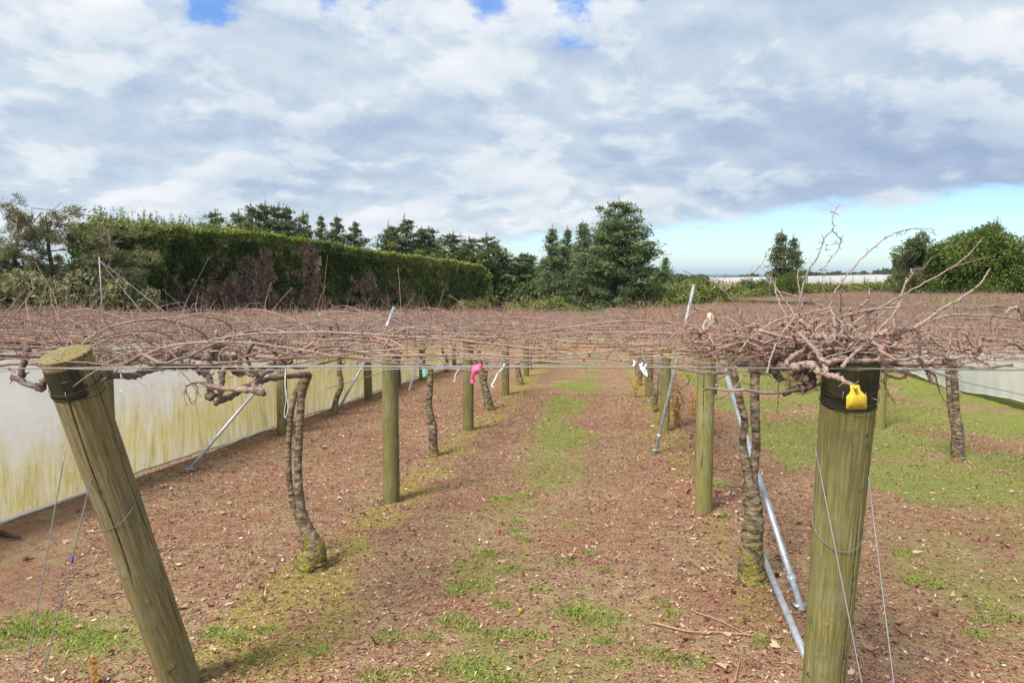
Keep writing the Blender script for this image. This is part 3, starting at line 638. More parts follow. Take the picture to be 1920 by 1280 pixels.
def vine(x, y, label, group, k, trunk=None, flip=None, tr=True, sc=1.0):
    root = empty('kiwi_vine', (x, y, g1(x, y)), label, 'vine', group)
    sl = math.atan(float(slope(x))); rz = (math.pi if (random.random() < .5 if flip is None else flip) else 0)
    if trunk is not None: trunk.V = [v-np.array([x, y, g1(x, y)]) for v in trunk.V]; trunk.build('trunk', M_trunk, root)
    elif tr: share('trunk', TRK[random.randrange(4)], root, rot=(0, 0, random.random()*6.28))
    rot = (-sl, 0, 0) if not rz else (sl, 0, rz)
    share('leader', CAN[k][0], root, (0, 0, WH), rot); up = 1.0 if y < 8 else random.uniform(.85, 1.3); share('canes', CAN[k][1], root, (0, 0, WH+(0 if y < 8 else (random.uniform(-.14, -.07) if x < -1 or y > 16 else random.uniform(-.08, -.02)))), rot, (sc, 1, up))
    return root
def px(pts, Y0, Y1=None):
    Y1 = Y0 if Y1 is None else Y1; n = len(pts); return [P(a, b, Y0+(Y1-Y0)*i_/(n-1)) for i_, (a, b) in enumerate(pts)]
# the named vines along the lane
tL = trunk_mb([([*px([(592, 1078), (583, 1052), (590, 1030), (574, 990), (564, 950), (559, 880), (562, 800), (566, 740), (578, 700)], 5.2)], [.12, .13, .095, .058, .040, .033, .032, .034, .038]),
               ([*px([(568, 990), (550, 945), (541, 880), (543, 800), (552, 745), (572, 704)], 5.40)], [.03, .030, .025, .025, .026, .026])], .62)
vL = vine(-2.24, 5.22, 'twin stemmed vine with a swollen yellow mossy foot, left foreground beside the lane', 'kiwifruit vines along the lane', 0, tL, False)
tR = trunk_mb([([*px([(1412, 1108), (1410, 1080), (1408, 1030), (1413, 960), (1406, 905)], 5.4)], [.14, .115, .09, .076, .058]),
               ([*px([(1410, 930), (1402, 890), (1393, 830), (1396, 790), (1386, 745), (1372, 685)], 5.38)], [.045, .036, .030, .028, .030, .032]),
               ([*px([(1410, 930), (1413, 880), (1418, 830), (1415, 760), (1415, 690)], 5.44)], [.045, .040, .034, .037, .038])], .85)
vR = vine(1.05, 5.4, 'gnarled forked vine with a thick mossy base, right foreground beside two steel pipes', 'kiwifruit vines along the lane', 3, tR, False)
vine(-2.27, 9.5, 'single dark ringed vine trunk with bulges, second vine left of the lane', 'kiwifruit vines along the lane', 1, trunk_mb([(px([(816, 860), (812, 835), (811, 800), (804, 765), (806, 730), (808, 690)], 9.45), [.085, .065, .07, .052, .045, .042])], .3), True)
vine(-2.25, 13.93, 'short leaning vine trunk just right of the pink tape, third vine left of the lane', 'kiwifruit vines along the lane', 4, trunk_mb([(px([(918, 771), (914, 745), (906, 715), (903, 692), (898, 670)], 13.93), [.115, .085, .08, .06, .04]), (px([(908, 720), (911, 700), (913, 680)], 13.93), [.05, .04, .035])], .3))
vine(-2.3, 18.6, 'small dark vine trunk, fourth vine left of the lane', 'kiwifruit vines along the lane', 1, trunk_mb([(px([(976, 720), (972, 700), (970, 680)], 18.6), [.11, .08, .06])], .3))
vine(.80, 14.3, 'slim leaning vine trunk behind the second green post right of the lane', 'kiwifruit vines along the lane', 2, trunk_mb([(px([(1228, 768), (1224, 735), (1217, 705), (1210, 680)], 14.3), [.07, .055, .05, .045])], .3))
vine(.93, 9.9, 'mound of tangled reddish canes right of the lane, around the tall leaning steel pipe', 'kiwifruit vines along the lane', 5, tr=False)
vine(-5.0, 12.76, 'leaning vine trunk standing against the stained shade cloth', 'kiwifruit vines beside the shade cloth', 4, trunk_mb([(px([(627, 780), (630, 750), (640, 722), (636, 695), (638, 660)], 12.76), [.085, .055, .05, .052, .04])], .3))
vine(4.5, 10.2, 'double stemmed ringed vine trunk in the green grass at the right', 'kiwifruit vines on the right', 1, trunk_mb([(px([(1797, 872), (1795, 840), (1796, 808), (1794, 780), (1791, 730), (1787, 670)], 10.2), [.10, .088, .082, .05, .043, .040]), (px([(1792, 810), (1784, 775), (1780, 730), (1775, 670)], 10.25), [.05, .045, .04, .036])], .25))
FV = 'bare kiwifruit vine far back in the canopy, its canes lost among the others'
def block(xs, y0f, y1f, ks, sc=1.0, skip=(), tr=True):
    for X_ in xs:
        y = y0f(X_)
        while y < y1f(X_):
            if X_ > 10 and 15.5 < y < 27: y += 4.55; continue
            if not any(abs(X_-a) < .7 and abs(y-b) < 2.3 for a, b in skip):
                vine(X_+random.gauss(0, .06), y, vlab(X_, y), 'bare kiwifruit vines in the far canopy', random.choice(ks), sc=sc, tr=tr)
            y += 4.55
block([-2.28], lambda X_: 23.2, lambda X_: 32, (4, 6, 8)); block([.93], lambda X_: 18.9, lambda X_: 36, (2, 5, 7)); block([.93], lambda X_: 9.9, lambda X_: 10, (3,), tr=False)
block([-5.0], lambda X_: 17.3, lambda X_: 27, (4, 6, 8)); block([-5.0], lambda X_: 8.2, lambda X_: 8.3, (0,), tr=False); block([-5.0], lambda X_: 3.9, lambda X_: 4, (1,), tr=False)
block([4.5], lambda X_: 14.8, lambda X_: 52, (5, 6, 7), 1.15); block([4.5], lambda X_: 5.6, lambda X_: 5.7, (3,), 1.15, tr=False)
block([-8.3, -11.6, -14.9, -18.2], lambda X_: max(5.5, -X_*1.02), lambda X_: 17.5, (4, 6, 7, 8))
block([9.0, 13.2, 17.4, 21.6, 25.8, 30.0], lambda X_: max(8, (X_-2)*1.62), lambda X_: 60, (6, 7, 7, 8), 1.35)

# gnarled heads of the two front vines, built branch by branch
def limbs(root, name, lst, sides=10):
    tips = []
    for pts, Y0, Y1, r0, r1, ti in lst:
        mb = MB(); r0 = r0*.68 if r0 > .0085 else r0*.62; r1 = r1*.68 if r1 > .0085 else r1*.62; ti = min(ti, .58)*(.80 if r0 < .007 else .92)
        pa = cat(px(pts, Y0, Y1), 7); N = len(pa); r = np.linspace(r0, r1, N)*(1+.30*(rng.random(N) < .25)*(r0 > .006)+.12*rng.random(N))
        pa = pa+rng.normal(size=pa.shape)*(.0022 if r0 > .009 else .0014)
        tube(mb, pa, r, sides if r0 > .01 else 6, np.clip(ti+.05*rng.normal(size=N), 0, 1), 0.08 if r0 > .012 else 0, .09); 
        k = rng.choice(len(pa), max(2, len(pa)//3)); A = pa[k]; d = rng.normal(size=A.shape); d /= np.linalg.norm(d, axis=1, keepdims=True); L = (.010+.012*rng.random(len(A)))[:, None]
        sticks(mb, A, A+d*(L*.6+r0*.8), A+d*(L+r0), max(.0018, r0*.4), max(.001, r0*.18), .3)
        mb.V = [v-np.array(root.location) for v in mb.V]; mb.build(name, M_cane, root)
Lh = [([(387,722),(436,729),(471,731),(493,735)],3.55,3.5,.017,.020,.44), ([(387,722),(377,717),(363,718),(350,724)],3.55,3.55,.010,.005,.40), ([(350,724),(349,733),(355,748),(359,757)],3.55,3.55,.005,.0025,.35),
 ([(363,718),(371,727),(368,745),(364,758)],3.56,3.56,.004,.002,.25), ([(350,724),(345,742),(352,762)],3.56,3.56,.003,.0015,.5),
 ([(494,737),(479,733),(477,720),(486,709),(501,696),(519,689)],3.45,3.8,.022,.017,.22), ([(394,744),(395,722),(387,702),(372,694)],3.6,3.65,.026,.022,.32), ([(388,741),(395,744),(401,739)],3.6,3.58,.024,.02,.12),
 ([(418,690),(416,718),(413,740),(409,752)],3.6,3.58,.018,.018,.38), ([(405,757),(415,750),(431,744),(453,729),(475,720),(497,711),(540,705),(582,702)],3.56,4.6,.018,.026,.26),
 ([(479,640),(464,663),(468,685),(484,707)],3.4,3.45,.009,.012,.10), ([(180,712),(215,705),(250,705),(280,694),(310,688),(344,687),(398,687),(431,690),(450,700),(486,692),(519,684),(545,678)],3.15,4.3,.018,.026,.27),
 ([(385,690),(388,672),(394,655),(407,643)],3.65,3.7,.030,.036,.36), ([(407,645),(404,634),(406,622)],3.7,3.7,.020,.011,.50), ([(400,668),(412,655),(420,640)],3.7,3.75,.026,.016,.42),
 ([(313,671),(330,664),(344,657),(365,649),(387,650)],3.6,3.7,.013,.018,.28), ([(158,641),(198,616),(250,603),(296,599),(333,605),(375,621),(399,645)],3.0,3.7,.0065,.010,.86),
 ([(154,644),(208,627),(250,620),(292,621),(323,634),(335,649)],2.95,3.6,.0060,.007,.70), ([(170,651),(205,635),(240,627),(265,633),(290,648)],3.0,3.5,.006,.007,.60), ([(208,648),(271,620),(312,606),(350,595),(387,594),(422,604),(445,625)],3.2,4.0,.005,.008,.60),
 ([(418,640),(431,628),(453,627),(475,634),(497,645),(530,660)],3.7,4.0,.014,.012,.42), ([(510,637),(551,615),(584,604),(621,602),(635,615),(632,652)],3.9,4.1,.006,.008,.55),
 ([(545,632),(575,618),(610,606),(640,604)],4.2,4.3,.005,.005,.5), ([(445,650),(450,670),(452,690),(475,706)],3.7,3.6,.018,.010,.22), ([(440,656),(425,652),(412,664),(411,680)],3.55,3.5,.009,.008,.45),
 ([(150,668),(230,655),(300,652),(360,655),(420,640),(470,632)],3.0,3.7,.006,.008,.48), ([(0,668),(60,662),(90,661)],2.85,2.9,.007,.007,.42), ([(190,655),(260,660),(330,651),(370,640),(430,646),(520,660),(600,668)],3.1,3.9,.006,.007,.55),
 ([(192,690),(240,670),(290,660),(318,661),(340,674),(347,688)],3.1,3.4,.007,.008,.28), ([(188,715),(230,690),(290,665),(345,650)],3.15,3.5,.006,.006,.52), ([(50,652),(44,680),(38,706)],2.88,2.86,.017,.019,.30), ([(22,706),(48,718),(78,730),(80,718),(92,708)],2.84,2.84,.015,.020,.16),
 ([(44,672),(70,684),(88,700)],2.86,2.84,.007,.006,.5), ([(0,690),(14,690),(30,698)],2.84,2.84,.005,.004,.5), ([(0,672),(50,660),(110,650)],3.1,3.2,.006,.007,.6),
 ([(497,646),(520,666),(540,684),(560,690),(590,684),(640,672)],3.8,4.3,.012,.009,.3), ([(530,690),(560,680),(620,668),(680,662),(720,672)],3.6,3.9,.008,.007,.62), ([(480,668),(540,672),(600,664),(660,655),(740,650)],3.7,4.0,.009,.006,.5),
 ([(600,640),(640,635),(700,640),(760,648),(830,650)],4.0,4.2,.010,.006,.46), ([(630,655),(700,662),(780,667),(880,668),(960,672)],3.4,3.6,.008,.005,.42), ([(640,668),(760,675),(850,672),(1000,680),(1100,678)],3.1,3.3,.006,.004,.66),
 ([(660,660),(800,652),(900,655),(1060,662),(1200,655),(1290,648)],3.5,3.8,.008,.004,.70), ([(700,668),(850,664),(1000,668),(1120,660),(1170,655),(1240,664)],3.3,3.5,.008,.005,.72), ([(860,668),(930,672),(1000,676),(1080,682),(1130,684)],3.05,3.1,.006,.004,.75),
 ([(720,650),(735,628),(770,615),(800,625),(840,650)],3.9,4.0,.007,.006,.6), ([(690,650),(700,632),(740,618),(800,612),(850,630)],4.2,4.3,.006,.006,.55), ([(697,676),(703,650),(718,632)],3.6,3.7,.006,.005,.55), ([(762,676),(763,650),(764,612)],3.5,3.5,.005,.003,.5), ([(1003,668),(1001,640),(1000,624)],3.4,3.4,.004,.003,.6),
 ([(6,593),(35,556),(55,534)],4.2,4.2,.0045,.002,.6), ([(0,625),(12,610),(47,565),(62,542),(59,526),(64,513)],4.0,4.1,.0055,.002,.58), ([(113,600),(109,577),(100,550),(86,526),(66,491)],4.4,4.4,.0055,.002,.62), ([(72,590),(82,550),(94,516)],4.2,4.2,.004,.002,.6),
 ([(48,560),(52,590),(60,620)],4.2,4.1,.004,.003,.6), ([(180,590),(195,555),(203,530)],4.6,4.6,.004,.002,.75), ([(230,620),(270,590),(310,572),(350,566)],4.0,4.3,.004,.002,.7), ([(500,600),(497,570),(508,532)],5.5,5.6,.005,.002,.55), ([(505,590),(520,570),(548,538)],5.5,5.6,.004,.002,.5), ([(590,600),(600,560),(612,535)],6,6,.004,.002,.6)]
limbs(vL, 'branch', Lh)
Rh = [([(1487,690),(1500,686),(1517,683),(1533,692),(1550,702),(1567,706),(1587,716),(1609,726)],2.70,2.62,.020,.009,.50), ([(1529,630),(1558,632),(1587,633),(1604,638),(1625,630),(1650,625),(1679,627),(1687,622)],2.88,2.95,.015,.012,.46),
 ([(1550,700),(1540,672),(1528,655),(1515,640),(1498,625)],2.66,2.9,.014,.010,.42), ([(1579,688),(1600,664),(1625,643),(1646,620),(1677,587),(1692,560)],2.64,2.95,.009,.0035,.60), ([(1550,680),(1577,675),(1608,676),(1650,675),(1692,675),(1721,670),(1736,682),(1754,672),(1775,672),(1830,668)],2.68,2.95,.012,.007,.47),
 ([(1446,692),(1469,687),(1500,693),(1521,702),(1524,714),(1517,725),(1500,727),(1483,731),(1471,737)],3.0,2.95,.020,.017,.24), ([(1448,688),(1455,702),(1465,712)],3.0,3.0,.018,.02,.12), ([(1483,694),(1495,706),(1508,712)],2.95,2.95,.017,.017,.35),
 ([(1280,508),(1320,522),(1357,545),(1382,575),(1400,606),(1442,620),(1473,629),(1500,637)],3.6,2.95,.0035,.009,.22), ([(1495,600),(1500,560),(1515,511),(1535,478),(1545,447),(1562,430),(1561,410),(1566,396),(1568,391)],3.1,3.2,.006,.0016,.50),
 ([(1560,432),(1568,440),(1576,451),(1572,467),(1560,482),(1549,498),(1535,508)],3.18,3.2,.0032,.002,.40), ([(1576,452),(1566,458),(1551,460),(1548,470)],3.18,3.2,.0012,.0008,.35), ([(1548,610),(1560,560),(1576,531),(1613,488),(1660,447),(1690,433),(1710,429),(1735,429),(1747,430),(1752,439)],3.0,3.3,.0055,.001,.50),
 ([(1655,628),(1713,615),(1760,582),(1797,562),(1838,531),(1856,504)],2.95,3.2,.010,.0035,.72), ([(1560,640),(1616,595),(1683,558),(1750,521),(1797,494),(1824,468),(1841,449)],3.0,3.4,.007,.002,.82), ([(1790,500),(1830,488),(1865,480)],3.35,3.4,.002,.001,.8),
 ([(1676,620),(1680,578),(1700,528),(1710,515),(1708,504)],3.1,3.2,.0065,.004,.62), ([(1708,505),(1722,505),(1732,502),(1748,482)],3.2,3.2,.003,.0015,.8), ([(1687,619),(1705,617),(1720,620),(1725,645),(1724,664)],2.9,2.9,.010,.006,.28),
 ([(1680,619),(1682,634),(1676,640),(1668,641)],2.9,2.88,.014,.018,.14), ([(1650,690),(1665,704),(1687,709),(1700,704),(1700,690)],2.9,2.9,.006,.008,.2), ([(1660,690),(1658,715),(1663,732),(1670,745),(1681,757)],2.95,2.9,.0035,.002,.25),
 ([(1721,672),(1737,693),(1743,706),(1746,720)],2.9,2.88,.010,.007,.22), ([(1742,695),(1754,706),(1762,735),(1776,760)],2.9,2.95,.006,.002,.25), ([(1438,700),(1446,668),(1463,631),(1492,591),(1500,589)],2.7,2.9,.0055,.004,.72), ([(1385,660),(1400,641),(1431,616),(1458,600),(1500,589),(1560,578)],2.9,3.0,.006,.005,.66),
 ([(1438,690),(1436,710),(1440,733)],2.72,2.74,.003,.0015,.85), ([(1440,702),(1455,715),(1458,750)],2.75,2.75,.003,.0018,.8), ([(1459,715),(1459,745),(1458,775)],2.8,2.8,.003,.002,.2),
 ([(1300,660),(1220,640),(1165,625)],3.0,3.1,.003,.002,.5), ([(1165,655),(1190,662),(1230,700),(1265,720),(1285,722),(1293,712),(1289,706)],3.1,2.9,.004,.002,.15), ([(1160,672),(1210,668),(1290,674),(1320,680),(1365,681)],3.0,3.0,.005,.003,.98), ([(1265,655),(1245,652),(1237,655),(1282,610),(1298,596)],3.2,3.3,.003,.003,.9),
 ([(1325,757),(1360,740),(1390,712),(1400,700)],3.0,2.95,.004,.004,.88), ([(1565,632),(1564,600),(1558,575)],2.9,2.95,.012,.005,.42), ([(1574,630),(1576,590),(1577,545)],2.95,3.0,.008,.004,.12), ([(1605,590),(1612,575),(1628,560),(1630,540)],3.0,3.0,.010,.004,.40), ([(1568,636),(1580,610),(1560,590)],2.92,2.95,.012,.008,.4), ([(1590,630),(1592,612),(1570,594)],2.95,3.0,.013,.009,.32),
 ([(1400,630),(1430,650),(1460,662),(1500,668),(1540,672)],3.1,2.9,.011,.016,.32), ([(1410,660),(1450,672),(1478,668),(1510,655),(1530,650)],3.2,3.0,.013,.015,.25), ([(1440,640),(1470,655),(1490,672),(1520,678)],3.05,2.9,.016,.013,.22), ([(1470,690),(1480,672),(1500,660),(1520,652)],2.85,2.9,.012,.010,.42),
 ([(1380,680),(1420,684),(1460,680),(1500,690)],3.2,3.0,.016,.014,.25), ([(1500,600),(1520,615),(1535,635)],3.1,3.0,.013,.015,.38), ([(1545,650),(1560,640),(1570,628)],2.85,2.88,.009,.006,.52), ([(1563,668),(1580,656),(1597,644)],2.80,2.86,.008,.007,.50), ([(1640,676),(1700,686),(1760,682),(1830,690),(1900,684)],2.95,3.1,.009,.006,.3),
 ([(1690,625),(1750,600),(1790,590),(1860,592),(1920,600)],3.1,3.3,.008,.006,.55), ([(1884,596),(1890,582),(1905,577),(1915,584),(1917,598)],3.2,3.2,.009,.010,.48), ([(1515,640),(1540,610),(1590,590),(1640,580),(1700,575)],3.0,3.1,.010,.006,.52), ([(1357,545),(1400,520),(1430,494),(1437,470)],3.6,3.7,.003,.0015,.45), ([(1420,495),(1436,512),(1470,560),(1490,590)],3.4,3.1,.0025,.004,.6),
 ([(1350,600),(1345,560),(1362,515)],3.7,3.7,.003,.0015,.5), ([(1452,540),(1462,570),(1480,600)],3.2,3.1,.004,.005,.85), ([(1455,520),(1454,542),(1480,552),(1510,560),(1545,575)],3.3,3.2,.003,.004,.9), ([(1495,505),(1498,540),(1505,580)],3.2,3.2,.0045,.006,.75),
 ([(1620,620),(1650,592),(1685,560),(1700,520)],3.1,3.2,.005,.003,.65), ([(1552,560),(1540,530),(1552,505)],3.2,3.2,.003,.0015,.45), ([(1775,672),(1782,640),(1775,600),(1738,600)],3.0,3.1,.005,.004,.5), ([(1800,672),(1796,700),(1800,745)],3.05,3.05,.004,.003,.72)]
limbs(vR, 'branch', Rh)
# more knotty wood and twigs close round the two heads
def tangle(root, cx, cy, sx, sy, Yc, n, nt):
    mb = MB()
    for q_ in range(n):
        a = np.array([rng.normal(cx, sx), rng.normal(cy, sy)]); v = rng.normal(size=2)*[40, 13]; Y0 = Yc+abs(rng.normal())*.35
        pts = [a+v*t_+rng.normal(size=2)*[7, 5] for t_ in np.linspace(-1, 1, 5)]
        r0 = rng.choice([.003, .005, .008]); pa = cat(px(pts, Y0, Y0+rng.normal()*.2), 5); N = len(pa)
        tube(mb, pa, np.linspace(r0, r0*.5, N)*(1+.15*rng.random(N)), 6, np.clip((.30 if r0 > .008 else .52)+.12*rng.normal(), 0, 1), 0, .08)
    A = np.array([P(rng.normal(cx, sx*1.5), rng.normal(cy, sy), Yc+abs(rng.normal())*.5) for _ in range(nt)])
    spurs(mb, A, .05, .6, .6, .002)
    mb.V = [v-np.array(root.location) for v in mb.V]; mb.build('tangled_twigs', M_cane, root)['kind'] = 'stuff'
tangle(vR, 1590, 648, 38, 13, 2.72, 60, 220); tangle(vR, 1500, 640, 65, 17, 2.95, 90, 420); tangle(vR, 1390, 645, 50, 20, 3.3, 60, 350); tangle(vL, 430, 665, 60, 12, 3.6, 16, 120); tangle(vL, 600, 655, 90, 12, 3.9, 30, 160); tangle(vR, 1780, 655, 80, 13, 3.1, 30, 150)

def tufts_on(root, x0, x1, y0, y1, n, scale, tint):
    mb = MB(); x = x0+(x1-x0)*rng.random(n); y = y0+(y1-y0)*rng.random(n); k = fb(x*1.6, y*1.1, 61) > .42; x, y = x[k], y[k]
    A = np.c_[x, y, gz(x, y)+WH+.04*rng.random(len(x))]; spurs(mb, A, scale, tint, 1.1, .0030)
    mb.V = [v-np.array(root.location) for v in mb.V]; o = mb.build('upright_shoots', M_cane, root); o['kind'] = 'stuff'
vM = [o for o in bpy.data.objects if o.get('label', '').startswith('mound of tangled')][0]
tufts_on(vM, .2, 3.2, 7.5, 13, 2600, .13, .72); tufts_on(vM, .3, 2.2, 13, 22, 1400, .17, .74); tufts_on(vL, -5.5, -3.2, 5, 10, 900, .13, .55); tufts_on(vR, 1.6, 5.5, 4.2, 8, 1300, .10, .60)
v4 = [o for o in bpy.data.objects if o.get('label', '').startswith('single dark ringed')][0]
tufts_on(v4, -3.4, -1.4, 11, 17, 900, .18, .74)

# ------------------------------------------------------------------ wires, pipes, guys, tapes
def wire(name, label, cat_, group, pts, r, m_, n=8, sag=0.0):
    pa = cat(pts, n); t_ = np.linspace(0, 1, len(pa)); pa[:, 2] -= sag*4*t_*(1-t_)
    b_ = MB(); c = pa[0].copy(); tube(b_, pa-c, r, 6, .5); o = b_.build(name, m_, loc=tuple(c)); return tag(o, label, cat_, group)
FW = 'tension wires across the row heads'
wire('tension_wire', 'thick grey front wire crossing the whole photo at canopy height', 'wire', FW, [P(-260, 690, 2.74), P(75, 690.5, 2.735), P(300, 688, 2.74), P(960, 687.5, 2.72), P(1590, 691, 2.745), P(2200, 696, 2.75)], .0030, M_wire)
wire('tension_wire', 'thinner second strand just under the front wire on the left', 'wire', FW, [P(80, 691, 2.755), P(240, 693, 2.76), P(420, 694.5, 2.76), P(960, 690, 2.76)], .0018, M_wire)
wire('tension_wire', 'short upper strand joining the front wire left of the centre', 'wire', FW, [P(150, 693, 2.77), P(330, 689, 2.78), P(620, 685, 2.9), P(760, 687, 2.78)], .0018, M_wire)
for X_ in (-4.2, -3.5, -2.9, -2.25, -1.7, -1.1, -.5, .1, .6, .97, 1.6, 2.3, 3.1, 3.8):
    pts = [np.array([X_, y, g1(X_, y)+WH-.05]) for y in (2.78, 12, 24, 40, 58)]
    wire('canopy_wire', 'one of the thin wires running down the rows under the canes', 'wire', 'canopy wires running down the rows', pts, .0016, M_wire, 6)
for root, X_, e1, e2, lab in ((sL, -2.2, [(200, 782), (160, 950), (77, 1280)], [(122, 847), (88, 1040), (45, 1280)], 'left'), (sR, .93, [(1527, 830), (1565, 1010), (1616, 1280)], [(1622, 845), (1640, 1010), (1676, 1280)], 'right')):
    an = np.array([X_, 2.35, g1(X_, 2.35)])
    for q_, e in enumerate((e1, e2)):
        p0 = P(*e[0], 3.02-.0*q_); pm = P(*e[2], 2.74 if lab == 'left' else 2.62)
        w_ = wire('guy_wire', f'{"inner" if (q_ == 0) == (lab == "left") else "outer"} of the two guy wires running down from the {"brown left" if lab == "left" else "green tagged"} strainer post'
                  if lab == 'left' else f'{"left" if q_ == 0 else "right"} of the two guy wires running down from the green tagged strainer post', 'wire', 'guy wires of the strainer posts', [p0, (p0+pm)/2, pm, pm+(pm-p0)*.28], .0028, M_wire)
    b_ = MB(); rL = (LL, .099) if lab == 'left' else (LR, .095); a = np.linspace(0, 2*np.pi, 33)
    zc_ = rL[0]*(.62 if lab == 'left' else .64); tube(b_, np.c_[np.cos(a)*(rL[1]+.002), np.sin(a)*(rL[1]+.002), zc_+(.07*np.cos(a-1.3) if lab == 'left' else .06*np.cos(a-1.9))], .0014, 6); b_.build('guy_loop', M_wire, root)
b_ = MB(); c = P(135, 1048, 2.87); tube(b_, [[0, 0, -.015], [0, 0, .015]], .005, 8); tag(b_.build('wire_clip', plain('blue_plastic', (.05, .08, .5)), loc=tuple(c)), 'tiny blue clip on the inner guy wire of the brown post', 'clip')
PG_ = 'galvanised steel pipes propping the trellis'
def pipe(label, a, b, r=.017, foot=False, m_=None):
    a = np.array(a); b = np.array(b); L = np.linalg.norm(b-a); u = (b-a)/L
    root = empty('steel_pipe', a, label, 'steel pipe', PG_); mb = MB()
    tube(mb, [u*0, u*L*.5+[0, 0, -.004], u*L], r, 12); mb.build('tube', M_pipe, root)
    mb = MB(); tube(mb, [u*(L-.015), u*(L+.004)], r*1.25, 12); mb.build('end_cap', M_pipe, root)
    if foot:
        mb = MB(); mb.box(u*.05, (.09, .05, .018), .4); mb.build('foot_plate', M_pipe, root, smooth=False); mb = MB(); tube(mb, [u*.22, u*.27], r*1.35, 10); mb.build('clamp', M_pipe, root); mb = MB(); tube(mb, [u*.24+[-.03, 0, .02], u*.24+[.03, 0, -.02]], .007, 6); mb.build('bolt', M_pipe, root)
pipe('slanting steel pipe with a bracket foot in front of the stained shade cloth', pg(350, 885), P(600, 590, 10.3), .019, True)
pipe('tall leaning steel pipe that sticks up above the canopy right of the lane', pg(1228, 850), P(1301, 535, 10.5), .021, True)
pipe('long steel pipe slanting behind the mossy forked vine to the post with the strap', pg(1504, 1146), P(1352, 672, 7.05), .024, True)
pipe('lower steel pipe rising from behind the tagged post towards the mossy vine base', pg(1512, 1235), P(1424, 1026, 5.65), .023)
pipe('thin steel pipe slanting right of the leaning vine by the shade cloth', pg(634, 768), P(700, 648, 14.2), .022)
pipe('small distant steel pipe slanting under the canopy near the end of the shade cloth', pg(767, 732), P(785, 670, 18.5), .022)
pipe('thin upright steel pipe just left of the second green post right of the lane', pg(1232, 760), P(1236, 660, 14.6), .020)
pipe('short distant steel pipe under the white tape knot right of the lane', pg(1201, 722), P(1207, 680, 19), .020)
b_ = MB(); c = P(725, 612, 5.6); e = P(738, 577, 5.8); tube(b_, [c-c, e-c], .012, 8); tag(b_.build('metal_stake', M_pipe, loc=tuple(c)), 'short pale metal stake end poking up through the canes left of centre', 'stake')
# pole with guys in front of the scruffy pines
c = P(193, 600, 24); top = P(186, 482, 24); c[2] = g1(c[0], c[1]); r_ = empty('guyed_pole', c, 'thin pale pole with two guy wires in front of the scruffy pines', 'pole')
b_ = MB(); tube(b_, [c-c, top-c], .022, 8); b_.build('pole', M_wire, r_)
for e in ((330, 602, 20), (276, 598, 21)):
    b_ = MB(); tube(b_, [top-c-[0, 0, .1], P(*e)-c], .010, 5); b_.build('guy_wire', M_wire, r_)
def ribbon(name, label, cat_, rows, m_, group=None, th=.0015):
    """rows: list of (left point, right point) down the tape"""
    A = np.array([r[0] for r in rows]); B = np.array([r[1] for r in rows]); c = A[0].copy(); A = A-c; B = B-c; n = len(rows); o = np.array([0, th, 0])
    V = np.concatenate([A, B, A+o, B+o]); F = []
    for i_ in range(n-1): F += [[i_, i_+1, n+i_+1, n+i_], [2*n+i_, 3*n+i_, 3*n+i_+1, 2*n+i_+1], [i_, 2*n+i_, 2*n+i_+1, i_+1], [n+i_, n+i_+1, 3*n+i_+1, 3*n+i_]]
    b_ = MB(); b_.add(V, F); return tag(b_.build(name, m_, loc=tuple(c), smooth=False), label, cat_, group)
ribbon('marker_tape', 'bright pink tape knotted on the front wire near the second left post', 'tape', [(P(889, 685, 2.70), P(906, 684, 2.70)), (P(885, 690, 2.69), P(900, 692, 2.685)), (P(884, 700, 2.68), P(897, 700, 2.70)), (P(881, 712, 2.70), P(889, 704, 2.69)), (P(882, 718, 2.69), P(890, 719, 2.70))], M_pink)
b_ = MB(); c = P(896, 688, 2.70); tube(b_, px([(886, 686), (893, 690), (900, 687), (906, 690), (900, 684), (890, 688)], 2.70, 2.73)-c, .005, 6); tag(b_.build('tape_knot', M_pink, loc=tuple(c)), 'pink knot that ties the bright pink tape to the front wire', 'knot')
wire('tape_strip', 'curled white tape hanging under the wire right of the pink tape', 'tape', None, px([(946, 682), (941, 692), (933, 700), (928, 712), (922, 722), (925, 726)], 2.74), .0035, M_white)
wire('tape_strip', 'thin pale string hanging under the canes between the first two left posts', 'string', None, px([(862, 690), (854, 702), (853, 712), (850, 716)], 2.9), .0018, M_white)
wire('twine_loop', 'loop of white twine hanging from the wire by the left gnarled branches', 'twine', None, px([(226, 700), (227, 722), (224, 731), (229, 731), (230, 712), (226, 700)], 2.8), .0012, M_white)
wire('twine_loop', 'long white twine hanging from the wire beside the twin stemmed vine', 'twine', None, px([(535, 688), (534, 720), (537, 740), (533, 775), (536, 782), (540, 760), (535, 735), (536, 690)], 2.85), .0012, M_white)
ribbon('tag_strip', 'small teal tape strip hanging under the canes left of the lane', 'tape', [(P(792, 688, 4.5), P(799, 688, 4.5)), (P(791, 698, 4.52), P(799, 699, 4.49)), (P(793, 707, 4.5), P(799, 705, 4.5))], M_teal)
b_ = MB(); c = P(1205, 688, 2.72)
for pts in ([(1188, 676), (1190, 681), (1187, 686)], [(1199, 683), (1206, 690), (1212, 683)], [(1204, 680), (1203, 692), (1211, 704)], [(1207, 690), (1212, 698), (1213, 706)], [(1200, 690), (1208, 695), (1202, 686)]): tube(b_, cat(px(pts, 2.71), 4)-c, .004, 6)
tag(b_.build('twine_knot', M_white, loc=tuple(c)), 'knotted white tape on the front wire right of the lane', 'knot')
